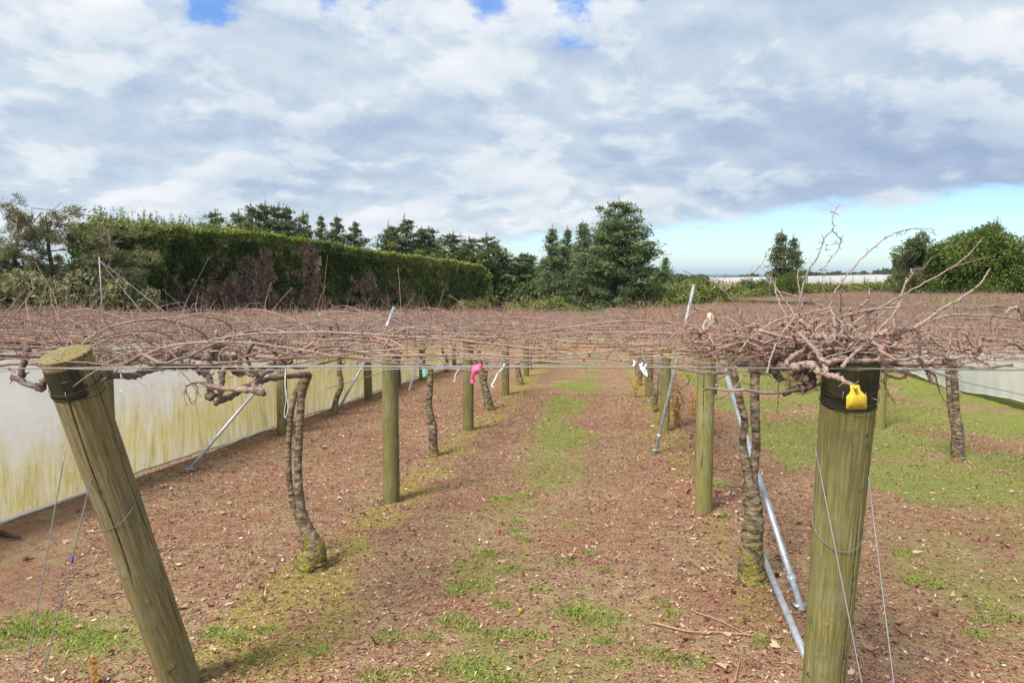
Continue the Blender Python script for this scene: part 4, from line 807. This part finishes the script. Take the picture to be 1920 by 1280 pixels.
# yellow ear tag
ol = [(1592, 722), (1609, 721.5), (1612, 732), (1618, 738), (1622, 741), (1623.5, 744), (1623.5, 765), (1621.5, 767), (1587, 767), (1585, 765), (1585, 744), (1587, 741), (1591, 737), (1593, 731)]
Yt = 2.60; pf = np.array([P(a+2, b, Yt-.0006*(b-720)*.1) for a, b in ol]); c = pf[0].copy(); root = empty('yellow_tag', c, 'yellow plastic ear tag hanging against the green strainer post', 'tag')
pf = pf-c; n = len(pf); b_ = MB(); ctr = pf.mean(0); o = np.array([0, .0035, 0]); V = np.vstack([pf, pf+o, [ctr], [ctr+o]])
j = np.arange(n); k = (j+1) % n; b_.add(V, np.c_[j, j+n, k+n, k]); b_.F[3] = [np.r_[np.c_[j, k, np.full(n, 2*n)], np.c_[k+n, j+n, np.full(n, 2*n+1)]]]
b_.build('plate', M_tag, root, smooth=False)
b_ = MB(); e = P(1603, 726, Yt-.004)-c; tube(b_, [e, e-[0, .012, 0]], .006, 12); b_.build('stud', M_tag, root)
# cream plastic lump in the canes
b_ = MB(); n = 14; a = np.linspace(0, 2*np.pi, 20, endpoint=False); V = []
for i_ in range(n):
    t_ = math.pi*i_/(n-1); rr = .036*math.sin(t_)*(1+.9*(fb(np.cos(a)*2+3, np.sin(a)*2+i_*.4, 9)-.5)*2)+.001; V.append(np.c_[rr*np.cos(a)*.8, rr*np.sin(a), np.full(20, .06*math.cos(t_))])
V = np.concatenate(V); i = np.arange(n-1)[:, None]*20; j = np.arange(20); k = (j+1) % 20
b_.add(V, np.stack([i+j, i+k, i+20+k, i+20+j], -1).reshape(-1, 4)); tag(b_.build('paper_nest', M_cream, loc=tuple(P(1331, 602, 5.2))), 'pale cream papery lump lodged in the canes right of the lane', 'wrapping')

# ------------------------------------------------------------------ shade cloths
def net(label, f, y0, y1, top, amt, bot=lambda y: .03, name='shade_cloth', ny=260, nz=26):
    ys = np.linspace(y0, y1, ny); t_ = np.linspace(0, 1, nz); Yg, Tg = np.meshgrid(ys, t_, indexing='ij')
    g_ = np.array([g1(f(y), y) for y in ys])[:, None]; b0 = np.array([bot(y) for y in ys])[:, None]; H = b0+(top-b0)*Tg
    X_ = np.array([f(y) for y in ys])[:, None]+.045*np.sin(Yg*.9+1)*np.sin(Tg*3.1)+.03*(fb(Yg*1.8, Tg*2+Yg*.6, 3)-.5)*2*np.sin(Tg*3.1)+.012*np.sin(Yg*11+3*Tg)*sst(Tg, .25, 0)
    root = empty(name, (f(y0), y0, g1(f(y0), y0)), label, 'shade cloth', 'shade cloth screens'); L0 = np.array(root.location)
    V = np.stack([X_, Yg, g_+H], -1).reshape(-1, 3)-L0; n = nz; i = (np.arange(ny-1)[:, None]*n+np.arange(n-1))
    b_ = MB(); b_.add(V, np.stack([i, i+n, i+n+1, i+1], -1).reshape(-1, 4), H.ravel()+.0*Yg.ravel(), amt); b_.build('cloth', M_net, root)
    hm = MB(); tube(hm, np.c_[X_[:, 0]+.004, ys, g_[:, 0]+b0[:, 0]+.006*np.sin(ys*5)]-L0, .012, 6, .04, 0); hm.build('hem', plain('cloth_hem', (.58, .57, .48), .9, .1), root)
    hm = MB(); tube(hm, np.c_[X_[:, -1]+.004, ys, g_[:, 0]+top]-L0, .006, 5); hm.build('top_cord', M_wire, root)
    return root
net('white shade cloth streaked with yellow algae along the left row', lambda y: -5.42+.018*max(0, y-6), 3.0, 27, 1.56, 1.0, lambda y: .035+.02*math.sin(y*1.7))
net('pale sagging shade cloth hung clear of the grass at the right', lambda y: 7.75+.06*max(0, y-14), 9, 26, 1.55, .22, lambda y: .10+.07*math.sin(y*.9+.6))

# ------------------------------------------------------------------ hedge
def hedge():
    K = [(205, 414, 36), (330, 422, 41), (450, 432, 47), (578, 449, 53.5), (590, 452, 54), (700, 470, 61), (800, 482, 68), (905, 497, 76), (922, 515, 77)]
    T = np.array([P(*k) for k in K]); root_l = np.array([T[0][0], T[0][1], g1(T[0][0], T[0][1])])
    root = empty('shelter_hedge', root_l, 'tall clipped shelter hedge, green with brown dead patches, behind the left rows', 'hedge')
    L = np.r_[0, np.cumsum(np.linalg.norm(np.diff(T[:, :2], axis=0), axis=1))]; n = 120; s_ = np.linspace(.5, L[-1]-.4, n)
    ax = np.stack([np.interp(s_, L, T[:, i]) for i in range(3)], -1); dirv = (ax[-1, :2]-ax[0, :2]); dirv /= np.linalg.norm(dirv); nrm = np.array([dirv[1], -dirv[0]])
    zb = np.array([g1(*p) for p in ax[:, :2]]); core = MB(); prof = [(.0, .02), (.0, .96), (-1.3, .985), (-2.6, .95), (-2.6, .02)]
    rows = []
    for o_, h in prof:
        off = -.95+o_*.8; rows.append(np.c_[ax[:, :2]+nrm*off, zb+(ax[:, 2]-.38-zb)*h])
    V = np.concatenate(rows); F = []
    for r in range(len(prof)-1):
        a = r*n+np.arange(n-1); F.append(np.c_[a, a+1, a+n+1, a+n])
    b_ = MB(); b_.add(V-root_l, np.concatenate(F)); m = len(prof)
    b_.F.setdefault(5, []).append(np.array([[q_*n for q_ in range(m)], [q_*n+n-1 for q_ in range(m)][::-1]]))
    b_.build('inner_growth', M_core, root, smooth=False)
    lf = MB(); N = 160000; s = rng.random(N)*L[-1]; u = rng.random(N)
    face = rng.random(N) < .76
    base = np.stack([np.interp(s, L, T[:, i]) for i in range(3)], -1); gb_ = np.interp(s, s_, zb)
    lump = (fb(s*.55, u*3.0, 7)-.5)*1.5+(fb(s*1.8, u*9, 8)-.5)*.8
    h = np.where(face, u, .97+.03*rng.random(N)); dep = np.where(face, lump-.2-.22*rng.random(N), -2.9*rng.random(N))
    endc = rng.random(N) < .07; s = np.where(endc, np.where(rng.random(N) < .7, -.5+.7*rng.random(N)+.5*(fb(u*4, dep, 3)-.5), L[-1]-.3+.5*rng.random(N)), s); dep = np.where(endc, -3.0*rng.random(N)+.1, dep); h = np.where(endc, u, h); base = np.stack([np.interp(s, L, T[:, i]) for i in range(3)], -1)+np.c_[np.minimum(s, 0)[:, None]*dirv[None, :], np.zeros(N)]
    topj = (fb(s*.7, s*0+3, 19)-.5)*.30-.12*(s < 12)+np.where(s < 20, .12*sst(fb(s*1.3, s*0, 29), .5, .8), 0)
    z = gb_+(base[:, 2]+topj-gb_)*h+rng.normal(size=N)*.06
    p = np.c_[base[:, :2]+nrm*dep[:, None], z]
    # dead brown areas as the photograph has them, along the hedge (metres) and up it
    fr = s/L[-1]; q1 = fb(s*.35, z*.55, 31); q2 = fb(s*1.2, z*1.2, 33)
    def blob(c0, w0, h0, hw): return np.exp(-((s-c0)/w0)**2-((h-h0)/hw)**2)
    brown = 1.15*blob(9.5, 4.6, .40, .38)+.75*blob(12.5, 1.8, .55, .3)+1.0*blob(18.4, 1.3, .65, .6)+.8*blob(24.5, 3.0, .45, .32)+.55*blob(30, 3.5, .30, .25)+.45*blob(2, 2, .2, .3)
    isb = rng.random(N) < sst(brown+(q1-.5)*1.7+(q2-.5)*1.4, .34, .78)
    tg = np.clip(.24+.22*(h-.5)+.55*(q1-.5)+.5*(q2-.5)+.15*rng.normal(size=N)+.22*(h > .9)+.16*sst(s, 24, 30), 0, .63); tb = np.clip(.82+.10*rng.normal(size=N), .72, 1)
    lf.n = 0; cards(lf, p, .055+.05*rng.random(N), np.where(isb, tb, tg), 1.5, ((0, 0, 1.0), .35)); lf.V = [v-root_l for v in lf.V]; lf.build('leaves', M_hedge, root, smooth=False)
    # loose leading shoots along the top
    sh = MB(); n = 420; s = rng.random(n)**1.4*L[-1]*.75; b0 = np.stack([np.interp(s, L, T[:, i]) for i in range(3)], -1); b0[:, :2] += nrm*(-.2-1.8*rng.random(n))[:, None]; b0[:, 2] -= .1
    hh = .15+.55*rng.random(n)**2*np.where(s < 16, 1.6, .8); tip = b0+np.c_[rng.normal(size=(n, 2))*.10, hh]; k = 16
    pts = (b0[:, None]+(tip-b0)[:, None]*rng.random((n, k, 1))+rng.normal(size=(n, k, 3))*.07*(1.1-rng.random((n, k, 1)))).reshape(-1, 3)
    cards(sh, pts, .05, np.clip(.50+.1*rng.normal(size=len(pts)), .3, .62), 1.6, ((0, 0, 1.0), .5)); sh.V = [v-root_l for v in sh.V]; sh.build('top_shoots', M_hedge, root, smooth=False)
hedge()

# ------------------------------------------------------------------ trees
def limb(mb, a, b, r0, r1, n=4, bend=.06):
    a = np.array(a, float); b = np.array(b, float); L = np.linalg.norm(b-a); t_ = np.linspace(0, 1, n+1)[:, None]
    p = a+(b-a)*t_+rng.normal(size=(n+1, 3))*bend*L*np.sin(t_*np.pi); tube(mb, p, np.linspace(r0, r1, n+1), 5); return p
def conifer(seed, H=12, R=2.6, bare=.18, lev=26, per=5, up=.35, card=.20, den=26, shape='pine', ragged=.35, dead=0):
    global rng
    rs = rng; rng = np.random.default_rng(seed); tk, lm, fo = MB(), MB(), MB(); ph = rng.random()*6
    pts = np.c_[np.cumsum(rng.normal(size=7))*.06, np.cumsum(rng.normal(size=7))*.06, np.linspace(0, H, 7)]; tr_ = cat(pts, 3); tube(tk, tr_, np.linspace(.022*H, .008, len(tr_)), 8)
    for l in range(lev):
        t_ = bare+(1-bare)*(l+rng.random()*.7)/lev; z = t_*H
        prof = (1-t_)**.75*1.05 if shape == 'spire' else (((1-t_)**.50)*(.60+.42*sst(t_, .05, .35)) if shape == 'pine' else math.sqrt(max(0, 1-((t_-.62)/.40)**2)))
        for b in range(per if t_ < .82 else max(3, int(per*.7))):
            a = rng.random()*6.283; Lr = R*max(.03, float(prof))*(1-ragged+2*ragged*rng.random()*.8)
            c0 = np.array([np.interp(z, tr_[:, 2], tr_[:, 0]), np.interp(z, tr_[:, 2], tr_[:, 1]), z]); e = c0+np.array([math.cos(a)*Lr, math.sin(a)*Lr, up*Lr*(.6+.8*rng.random())])
            p = limb(lm, c0, e, .012*H*(1-t_)*.5+.012, .006)
            m = max(2, int(Lr/.45))
            for c_ in range(m):
                if rng.random() < dead: continue
                f_ = .35+.65*(c_+rng.random())/m; ctr = c0+(e-c0)*f_+rng.normal(size=3)*.12*[1, 1, .7]; n = int(den*(.6+.8*rng.random())*(1 if t_ < .8 else .8)); sg = (.12+.16*rng.random())*(1 if t_ < .85 else .75)
                q_ = ctr+rng.normal(size=(n, 3))*[sg*1.25, sg*1.25, sg*.75]; tt = np.clip(.48+.20*rng.normal()+.12*rng.normal(size=n), 0, 1)
                cards(fo, q_, card*(.6+.6*rng.random(n)), tt, 2.2, ((math.cos(a)*.5, math.sin(a)*.5, .8), .45))
    n = 40; q_ = np.array([tr_[-1][0], tr_[-1][1], H+.1])+rng.normal(size=(n, 3))*[.05, .05, .35]; cards(fo, q_, card*.7, .55, 1.5, ((0, 0, 1.0), .6))
    rng = rs; return tk, lm, fo
def tuftree(seed, H=8.5, R=2.6):
    global rng
    rs = rng; rng = np.random.default_rng(seed); tk, lm, fo = MB(), MB(), MB()
    pts = np.c_[np.cumsum(rng.normal(size=6))*.14, np.cumsum(rng.normal(size=6))*.14, np.linspace(0, H*.93, 6)]; tr_ = cat(pts, 3); tube(tk, tr_, np.linspace(.20, .05, len(tr_)), 8)
    def tuft(c, d, n, L):
        v = rng.normal(size=(n, 3))*.65+d; v /= np.linalg.norm(v, axis=1, keepdims=True); l = (L*(.6+.6*rng.random(n)))[:, None]
        sd = np.cross(v, rng.normal(size=(n, 3))); sd /= np.linalg.norm(sd, axis=1, keepdims=True); c = c+rng.normal(size=(n, 3))*.10
        V = np.stack([c-sd*.012, c+v*l*.6-sd*.016, c+v*l, c+v*l*.6+sd*.016], 1).reshape(-1, 3); fo.add(V, np.arange(n*4).reshape(-1, 4), np.repeat(np.clip(.5+.2*rng.normal()+.12*rng.normal(size=n), 0, 1), 4))
    for l in range(24):
        t_ = .22+.78*(l+rng.random())/24; z = t_*H*.93; a = rng.random()*6.283; Lr = R*(.35+.75*rng.random())*(1.0-.35*abs(t_-.6))
        c0 = np.array([np.interp(z, tr_[:, 2], tr_[:, 0]), np.interp(z, tr_[:, 2], tr_[:, 1]), z]); e = c0+np.array([math.cos(a)*Lr, math.sin(a)*Lr, Lr*rng.uniform(.15, .75)])
        p = limb(lm, c0, e, .06*(1.2-t_)+.02, .015, 6, .09)
        if t_ > .8 and rng.random() < .4: continue              # stubby bare limbs
        for b in range(int(rng.integers(4, 9))):
            k = rng.integers(2, 7); d = rng.normal(size=3)*.6+[0, 0, .45]; q_ = p[k]+d*rng.uniform(.25, .7); limb(lm, p[k], q_, .014, .006, 3)
            for c_ in range(3): tuft(p[k]+(q_-p[k])*(.5+.25*c_)+rng.normal(size=3)*.05, d/np.linalg.norm(d), 36, .24)
    rng = rs; return tk, lm, fo
def broad(seed, H=8, R=3, trunk_h=.25, lobes=26, card=.17, den=300, flat=1.0, airy=0.0):
    global rng
    rs = rng; rng = np.random.default_rng(seed); tk, lm, fo = MB(), MB(), MB(); tube(tk, cat([[0, 0, 0], [.08, .05, H*.3], [-.05, .05, H*.6]], 4), np.linspace(.035*H, .015*H, 9), 8)
    for l in range(lobes):
        v = rng.normal(size=3); v /= np.linalg.norm(v); rr = rng.random()**.4; zc_ = H*(trunk_h+(1-trunk_h)*.52)
        c = np.array([v[0]*R*.75*rr, v[1]*R*.75*rr, zc_+v[2]*H*(1-trunk_h)*.40*rr]); c[2] = max(c[2], H*trunk_h*.9)
        wz = 1-.55*sst(c[2], H*.6, H); c[:2] *= wz*flat
        limb(lm, [0, 0, min(c[2]*.6, H*.5)], c, .02*H*.5, .012); s0 = R*(.20+.16*rng.random()); n = int(den*(.7+.6*rng.random())*(1-airy))
        u = rng.normal(size=(n, 3)); u /= np.linalg.norm(u, axis=1, keepdims=True); u = u*(.55+.5*rng.random(n)**.6)[:, None]
        q_ = c+u*s0*[1, 1, .85]+(rng.normal(size=(n, 3))*.10); tt = np.clip(.45+.16*rng.normal()+.10*u[:, 2]+.13*rng.normal(size=n), 0, 1); cards(fo, q_, card*(.6+.7*rng.random(n)), tt, 1.25)
    rng = rs; return tk, lm, fo
PRO = {}
def proto(key, gen, fm):
    tk, lm, fo = gen; PRO[key] = (tk.mesh(key+'_trunk', M_bark), lm.mesh(key+'_limbs', M_bark), fo.mesh(key+'_crown', fm, False), float(np.percentile(np.concatenate(fo.V)[:, 2], 99.3)), float(np.percentile(np.abs(np.concatenate(fo.V)[:, 0]), 98)))
for q_ in range(4): proto(f'pineA{q_}', conifer(300+q_, 12, 2.3+.25*(q_ % 2), .12, 24, 5, .40, .10, 36, 'pine', .55), M_pine)
for q_ in range(3): proto(f'spire{q_}', conifer(320+q_, 12, 2.2, .05, 32, 6, .38, .085, 32, 'spire', .6), M_pine2)
proto('bigpine', conifer(340, 14, 3.6, .08, 36, 7, .45, .085, 38, 'pine', .6), M_pine2)
for q_ in range(3): proto(f'scruff{q_}', tuftree(350+q_), M_dry)
proto('bushy', broad(370, 4, 2.6, .02, 26, .09, 620), M_dry); proto('bushy2', broad(371, 4, 2.6, .02, 26, .09, 620), M_dry)
proto('dense', broad(380, 8, 4.6, .02, 75, .085, 1150), M_broad); proto('olive', broad(381, 7, 2.4, .10, 30, .085, 560, airy=.15), M_olive)
proto('airy', conifer(382, 9, 1.3, .10, 26, 4, 1.0, .10, 20, 'pine', .6), M_olive); proto('shrub', broad(383, 2.4, 2.0, .0, 22, .07, 420), M_shrub); proto('darkbush', broad(384, 4, 3.0, .0, 26, .16, 240), M_pine)
def tree(key, cx, top, wpx, Y, label, group=None, name='tree', cat_='tree', depthw=None):
    tk, lm, fo, H0, R0 = PRO[key]; c = P(cx, top, Y); z0 = g1(c[0], c[1]); h = (c[2]-z0)/H0; d = np.linalg.norm(c[:2]); r = (wpx/2/FOC*d)/R0
    root = empty(name, (c[0], c[1], z0-.05), label, cat_, group, rz=random.random()*6.28)
    for nm, me in (('trunk', tk), ('limbs', lm), ('crown', fo)): share(nm, me, root, scale=(r, r, h))
    return root
A4 = lambda: f'pineA{random.randrange(4)}'
BH = 'pines standing beyond the hedge'
for cx, tp, wd, Y_, lab in ((398, 401, 62, 92, 'lone pine tip showing above the near part of the hedge'), (447, 403, 55, 100, 'leftmost pine of the tall clump above the middle of the hedge'), (470, 392, 50, 104, 'slim pointed pine in the clump above the middle of the hedge'), (497, 387, 60, 106, 'tallest dense pine in the clump above the middle of the hedge'),
                        (522, 390, 60, 107, 'broad pine near the right of the clump above the hedge'), (541, 394, 46, 109, 'rightmost pine of the clump above the middle of the hedge'), (570, 404, 40, 110, 'narrow pine alone just right of the clump, first of four small ones'), (599, 409, 36, 110, 'second of the four small pines in a line above the hedge'), (627, 411, 44, 110, 'third of the four small pines, with an open crown'), (660, 420, 48, 112, 'fourth and lowest of the small pines above the hedge'),
                        (730, 427, 56, 98, 'pine at the left end of the group above the green hedge end'), (762, 415, 64, 100, 'tallest pine of the group above the green hedge end'), (785, 432, 60, 102, 'shadowy pine filling the middle of the group above the green hedge end'), (808, 432, 66, 103, 'ragged pine at the right end of the group above the green hedge end'),
                        (855, 442, 80, 88, 'rounded pine above the far end of the hedge'), (883, 450, 60, 86, 'pine squeezed between two broader ones behind the hedge end'), (913, 446, 84, 84, 'broad dark pine right behind the hedge end'), (940, 480, 70, 88, 'low dark pine in the gap right of the hedge end'), (967, 478, 66, 86, 'flat topped pine between the hedge and the tall green group'), (990, 480, 56, 90, 'smaller pine touching the left side of the tall green group')):
    tree(A4(), cx+random.uniform(-2, 2), tp, wd*random.uniform(1.15, 1.5), Y_, lab, BH, 'pine_tree')
GH = 'tall conifers at the end of the lane'
for k, cx, tp, wd, Y_, lab in (('spire0', 1036, 432, 72, 76, 'leftmost pointed conifer of the tall group at the lane end'), ('spire1', 1062, 434, 62, 78, 'second pointed conifer of the tall group at the lane end'), ('spire2', 1094, 422, 84, 74, 'pointed conifer left of the tallest tree'), ('spire0', 1128, 432, 70, 77, 'thin conifer half hidden by the tallest tree'),
                           ('bigpine', 1162, 384, 150, 70, 'tallest tree of all, a broad open conifer right of the lane end'), ('pineA1', 1196, 440, 64, 74, 'lower conifer on the right flank of the tallest tree'), ('spire1', 1016, 488, 50, 80, 'low conifer at the left foot of the tall group'), ('spire2', 1250, 484, 46, 104, 'small pointed conifer standing alone right of the tall group'), ('pineA2', 1231, 503, 34, 106, 'tiny conifer just left of the lone pointed one')):
    tree(k, cx, tp, wd, Y_, lab, GH, 'conifer_tree')
SC = 'scruffy pines at the left edge'
for k, cx, tp, wd, Y_, lab in (('scruff0', 20, 384, 150, 33, 'scruffy topped pine with stubby broken limbs at the very left'), ('scruff1', 92, 394, 150, 34, 'scruffy open pine, second from the left edge'), ('scruff2', 178, 392, 150, 34, 'scruffy pine with needle tufts just left of the hedge'), ('scruff1', -60, 400, 150, 35, 'scruffy pine partly cut off by the left edge'), ('scruff0', 142, 440, 100, 38, 'lower scruffy pine between the second pine and the hedge')):
    tree(k, cx, tp, wd, Y_, lab, SC, 'scruffy_pine')
for i_, (k, cx, tp, wd, Y_) in enumerate((('bushy', 0, 505, 130, 32), ('bushy2', 70, 512, 130, 31), ('bushy', 135, 515, 130, 32), ('bushy2', 190, 512, 120, 33), ('bushy', 232, 512, 90, 33.5), ('bushy2', -60, 512, 130, 32))):
    tree(k, cx, tp, wd, Y_, f'dull green bush in the thicket, {("in front of the first scruffy pine", "under the second scruffy pine", "between the second and third scruffy pines", "under the third scruffy pine behind the pole", "at the foot of the near hedge end", "cut off by the left edge")[i_]}', 'bushes under the scruffy pines', 'bush', 'bush')
for k, cx, tp, wd, Y_, lab in (('shrub', 1033, 556, 70, 64, 'bright shrub with pale leaves at the foot of the tall conifers'), ('shrub', 890, 562, 60, 70, 'pale shrub by the end of the hedge'), ('shrub', 975, 566, 60, 66, 'yellow green shrub left of the conifers'), ('shrub', 1082, 576, 60, 63, 'low yellow green shrub at the lane end'), ('shrub', 1130, 577, 60, 62, 'low bright shrub under the tallest tree'),
                           ('darkbush', 1010, 528, 90, 78, 'dark bush filling the foot of the conifer group, left'), ('darkbush', 1075, 520, 110, 80, 'dark bush filling the foot of the conifer group, middle'), ('darkbush', 1140, 522, 110, 79, 'dark bush filling the foot of the conifer group, right'), ('darkbush', 1200, 520, 90, 80, 'dark bush right of the tallest tree'), ('darkbush', 950, 525, 100, 84, 'dark bush below the flat topped pine'), ('darkbush', 1245, 535, 70, 84, 'dark bush below the lone pointed conifer'),
                           ('shrub', 1275, 535, 70, 66, 'yellow green shrub left of the tall leaning pipe'), ('shrub', 1330, 530, 80, 68, 'olive shrub right of the tall leaning pipe'), ('darkbush', 1400, 526, 60, 74, 'round dark bush before the white covers'), ('darkbush', 1432, 526, 46, 74, 'second round dark bush before the white covers'), ('shrub', 1380, 535, 70, 64, 'yellow green shrub in front of the round dark bushes'), ('shrub', 1437, 540, 60, 63, 'low yellow shrub left of the bright green bush'),
                           ('dense', 1482, 516, 62, 62, 'bright green bush at the foot of the thin poplar like tree'), ('shrub', 1545, 534, 80, 66, 'olive shrub line behind the long upright shoots'), ('shrub', 1610, 532, 90, 66, 'olive shrub line left of the grey green tree'), ('shrub', 1665, 530, 80, 66, 'olive shrub beside the grey green tree'), ('darkbush', 1690, 508, 50, 62, 'dark bush at the left foot of the grey green tree'),
                           ('shrub', 1300, 524, 60, 90, 'small grey shrub before the white covers at their left end'), ('darkbush', 1530, 532, 80, 84, 'dark bush right of the bright green bush'), ('shrub', 1575, 537, 90, 72, 'yellowish shrub midway between the two lone trees'), ('darkbush', 1605, 533, 90, 86, 'dark bush midway between the two lone trees'), ('darkbush', 1650, 531, 70, 86, 'dark bush left of the grey green tree'), ('shrub', 1640, 537, 80, 70, 'low yellowish shrub left of the grey green tree'), ('shrub', 1505, 540, 70, 68, 'low yellowish shrub right of the bright green bush')):
    tree(k, cx, tp, wd, Y_, lab, 'shrubs and bushes beyond the vines', 'bush', 'bush')
tree('airy', 1466, 436, 44, 66, 'thin poplar like tree standing alone against the pale sky', None, 'slender_tree'); tree('airy', 1486, 446, 36, 66.5, 'second thin leader right beside the poplar like tree', None, 'slender_tree')
tree('olive', 1722, 440, 66, 56, 'grey green round topped tree left of the big dense tree', None, 'small_tree'); tree('dense', 1836, 436, 138, 52, 'big dense dark green tree at the right', None, 'dense_tree'); tree('olive', 1856, 424, 66, 55, 'peaked leafy crown standing up behind the big dense tree', None, 'leafy_tree'); tree('airy', 1872, 416, 34, 58, 'loose leafy top rising behind the big dense tree', None, 'slender_tree')
tree('dense', 1768, 512, 44, 54, 'lower green tree filling the gap left of the big dense tree', None, 'dense_tree'); tree('dense', 1905, 505, 80, 56, 'dark tree at the right edge beside the big dense tree', None, 'dense_tree')
# far shelter belts: a wood that reads as one mass
wd = MB()
for (x0, x1, yt, Y_, k_) in ((1440, 1700, 512, 505, .5), (1690, 1990, 478, 260, .35), (860, 1290, 520, 300, .5), (-100, 900, 500, 300, .5), (1268, 1330, 524, 240, .5), (1360, 1440, 520, 505, .5)):
    n = int((x1-x0)*55); a = rng.random(n); xx = x0+(x1-x0)*a; tp = yt+14*(fb(xx*.06, xx*0, 51)-.5)+8*(fb(xx*.25, xx*0, 52)-.5); hh = rng.random(n)
    c = np.array([P(u_, v_, Y_) for u_, v_ in zip(xx, tp)]); c[:, 1] += rng.random(n)*8; zb = gz(c[:, 0], c[:, 1]); c[:, 2] = zb+(c[:, 2]-zb)*(.1+.9*hh)+rng.normal(size=n)*.3; cards(wd, c, .5*Y_/300+.3, np.clip(k_*.7+.15*rng.normal(size=n), 0, 1), 1.4, ((0, 0, 1.0), .4))
tag(wd.build('distant_wood', M_pine, smooth=False), 'dark distant shelter belts and woodland beyond the orchard', 'woodland', kind='stuff')
# white crop cover beyond
a = P(1300, 522, 430); b = P(1700, 515, 430); c0 = np.array([a[0], a[1], g1(a[0], a[1])]); Wd = b[0]-a[0]; root = empty('crop_cover', c0, 'long low white crop cover in the distance before the blue hills', 'crop cover')
b_ = MB(); n = 60; xs = np.linspace(0, Wd, n); zt = np.interp(xs, [0, Wd*.55, Wd], [P(1300, 523, 430)[2]-c0[2], P(1510, 520, 430)[2]-c0[2], P(1700, 516, 430)[2]-c0[2]])+.12*np.sin(xs*.9); zb = gz(c0[0]+xs, c0[1]+xs*0)-c0[2]
V = np.concatenate([np.c_[xs, xs*0, zb], np.c_[xs, xs*0, zt], np.c_[xs, xs*0+60, zt+.15], np.c_[xs, xs*0+60, zb-1]]); j = np.arange(n-1)
b_.add(V, np.concatenate([np.c_[j+q_*n, j+1+q_*n, j+1+(q_+1)*n, j+(q_+1)*n] for q_ in range(3)])); b_.build('cloth', plain('white_cover_cloth', (.36, .37, .38), .8, .1, 0, .15, .2), root, smooth=False)
b_ = MB()
for x_ in np.arange(2, Wd, 6): b_.box((x_, -.12, float(np.interp(x_, xs, (zb+zt)/2))), (.2, .2, float(np.interp(x_, xs, zt-zb))))
b_.build('poles', M_bark, root, smooth=False)

# dry weeds, scrub grass at the canopy's far edges
def weed(c, h, n, m_, label, name='dry_weed', sp=.35, card=.02):
    root = empty(name, c, label, 'weed'); st, lf = MB(), MB()
    for q_ in range(n):
        a = random.random()*6.28; l = h*(.5+.5*random.random()); d = np.array([math.cos(a)*sp*random.random(), math.sin(a)*sp*random.random(), 1]); p = cat([np.zeros(3), d*l*.5+rng.normal(size=3)*.02*h, d*l+rng.normal(size=3)*.05*h], 4)
        tube(st, p, np.linspace(.004, .0015, len(p)), 4, .8); k = rng.choice(len(p), 22); cards(lf, p[k]+rng.normal(size=(22, 3))*.045*h, card, np.clip(.5+.25*rng.normal(size=22), 0, 1), 1.6)
    st.build('stems', M_orange, root); lf.build('leaves', m_, root, smooth=False)
weed(pg(1268, 800)+[0, .1, 0], .95, 9, M_orange, 'tall orange dry weed between the second green post and the strapped post', card=.026)
weed(pg(1300, 778), .6, 6, M_orange, 'shorter orange dry weed just behind the strapped post'); weed(pg(1192, 745), .55, 6, M_orange, 'small orange weed far down the right side of the lane')
weed(pg(186, 1282), .16, 3, M_orange, 'little orange dead plant at the bottom left beside the brown strainer post', card=.012, sp=.5)
weed(pg(1640, 800), .35, 7, M_grass, 'leafy green weed at the foot of the slim post in the grass', 'green_weed'); weed(pg(1870, 745), .3, 6, M_orange, 'dry grass clump under the sagging shade cloth')
bg = MB(); n = 26000; xs = rng.random(n); k = rng.random(n)
c = np.where((k < .72)[:, None], np.c_[5+40*xs, 61.5+2.5*rng.random(n)], np.c_[-19+14*xs, 33+.0*xs+1.5*rng.random(n)]); z = gz(c[:, 0], c[:, 1]); H = np.where(k < .72, 1.9, 1.7)
A = np.c_[c, z+rng.random(n)*.6*H]; L = .5+.45*rng.random(n); d = np.c_[rng.normal(size=(n, 2))*.25, np.ones(n)]; B = A+d*(L*.5)[:, None]; C_ = A+d*L[:, None]+np.c_[rng.normal(size=(n, 2))*.12, np.zeros(n)]
sticks(bg, A, B, C_, .012, .005, np.clip(.8+.15*rng.normal(size=n), 0, 1)); tag(bg.build('rough_grass', M_cane), 'tall dry tan grass along the far edge of the vines', 'rough grass', kind='stuff')

# ------------------------------------------------------------------ haze
hz = MB(); hz.box((3000, 15000, -15), (60000, 60000, 106)); hm = bpy.data.materials.new('air_haze'); hm.use_nodes = True; t = NT(hm.node_tree); t.n.clear()
v = t.new('ShaderNodeVolumePrincipled'); v.inputs['Color'].default_value = (.62, .78, .95, 1); v.inputs['Density'].default_value = .00011; v.inputs['Anisotropy'].default_value = 0.0
o = t.new('ShaderNodeOutputMaterial'); t.l.new(v.outputs[0], o.inputs['Volume']); tag(hz.build('haze', hm, smooth=False), 'thin blue air haze over the land', 'haze', kind='stuff')
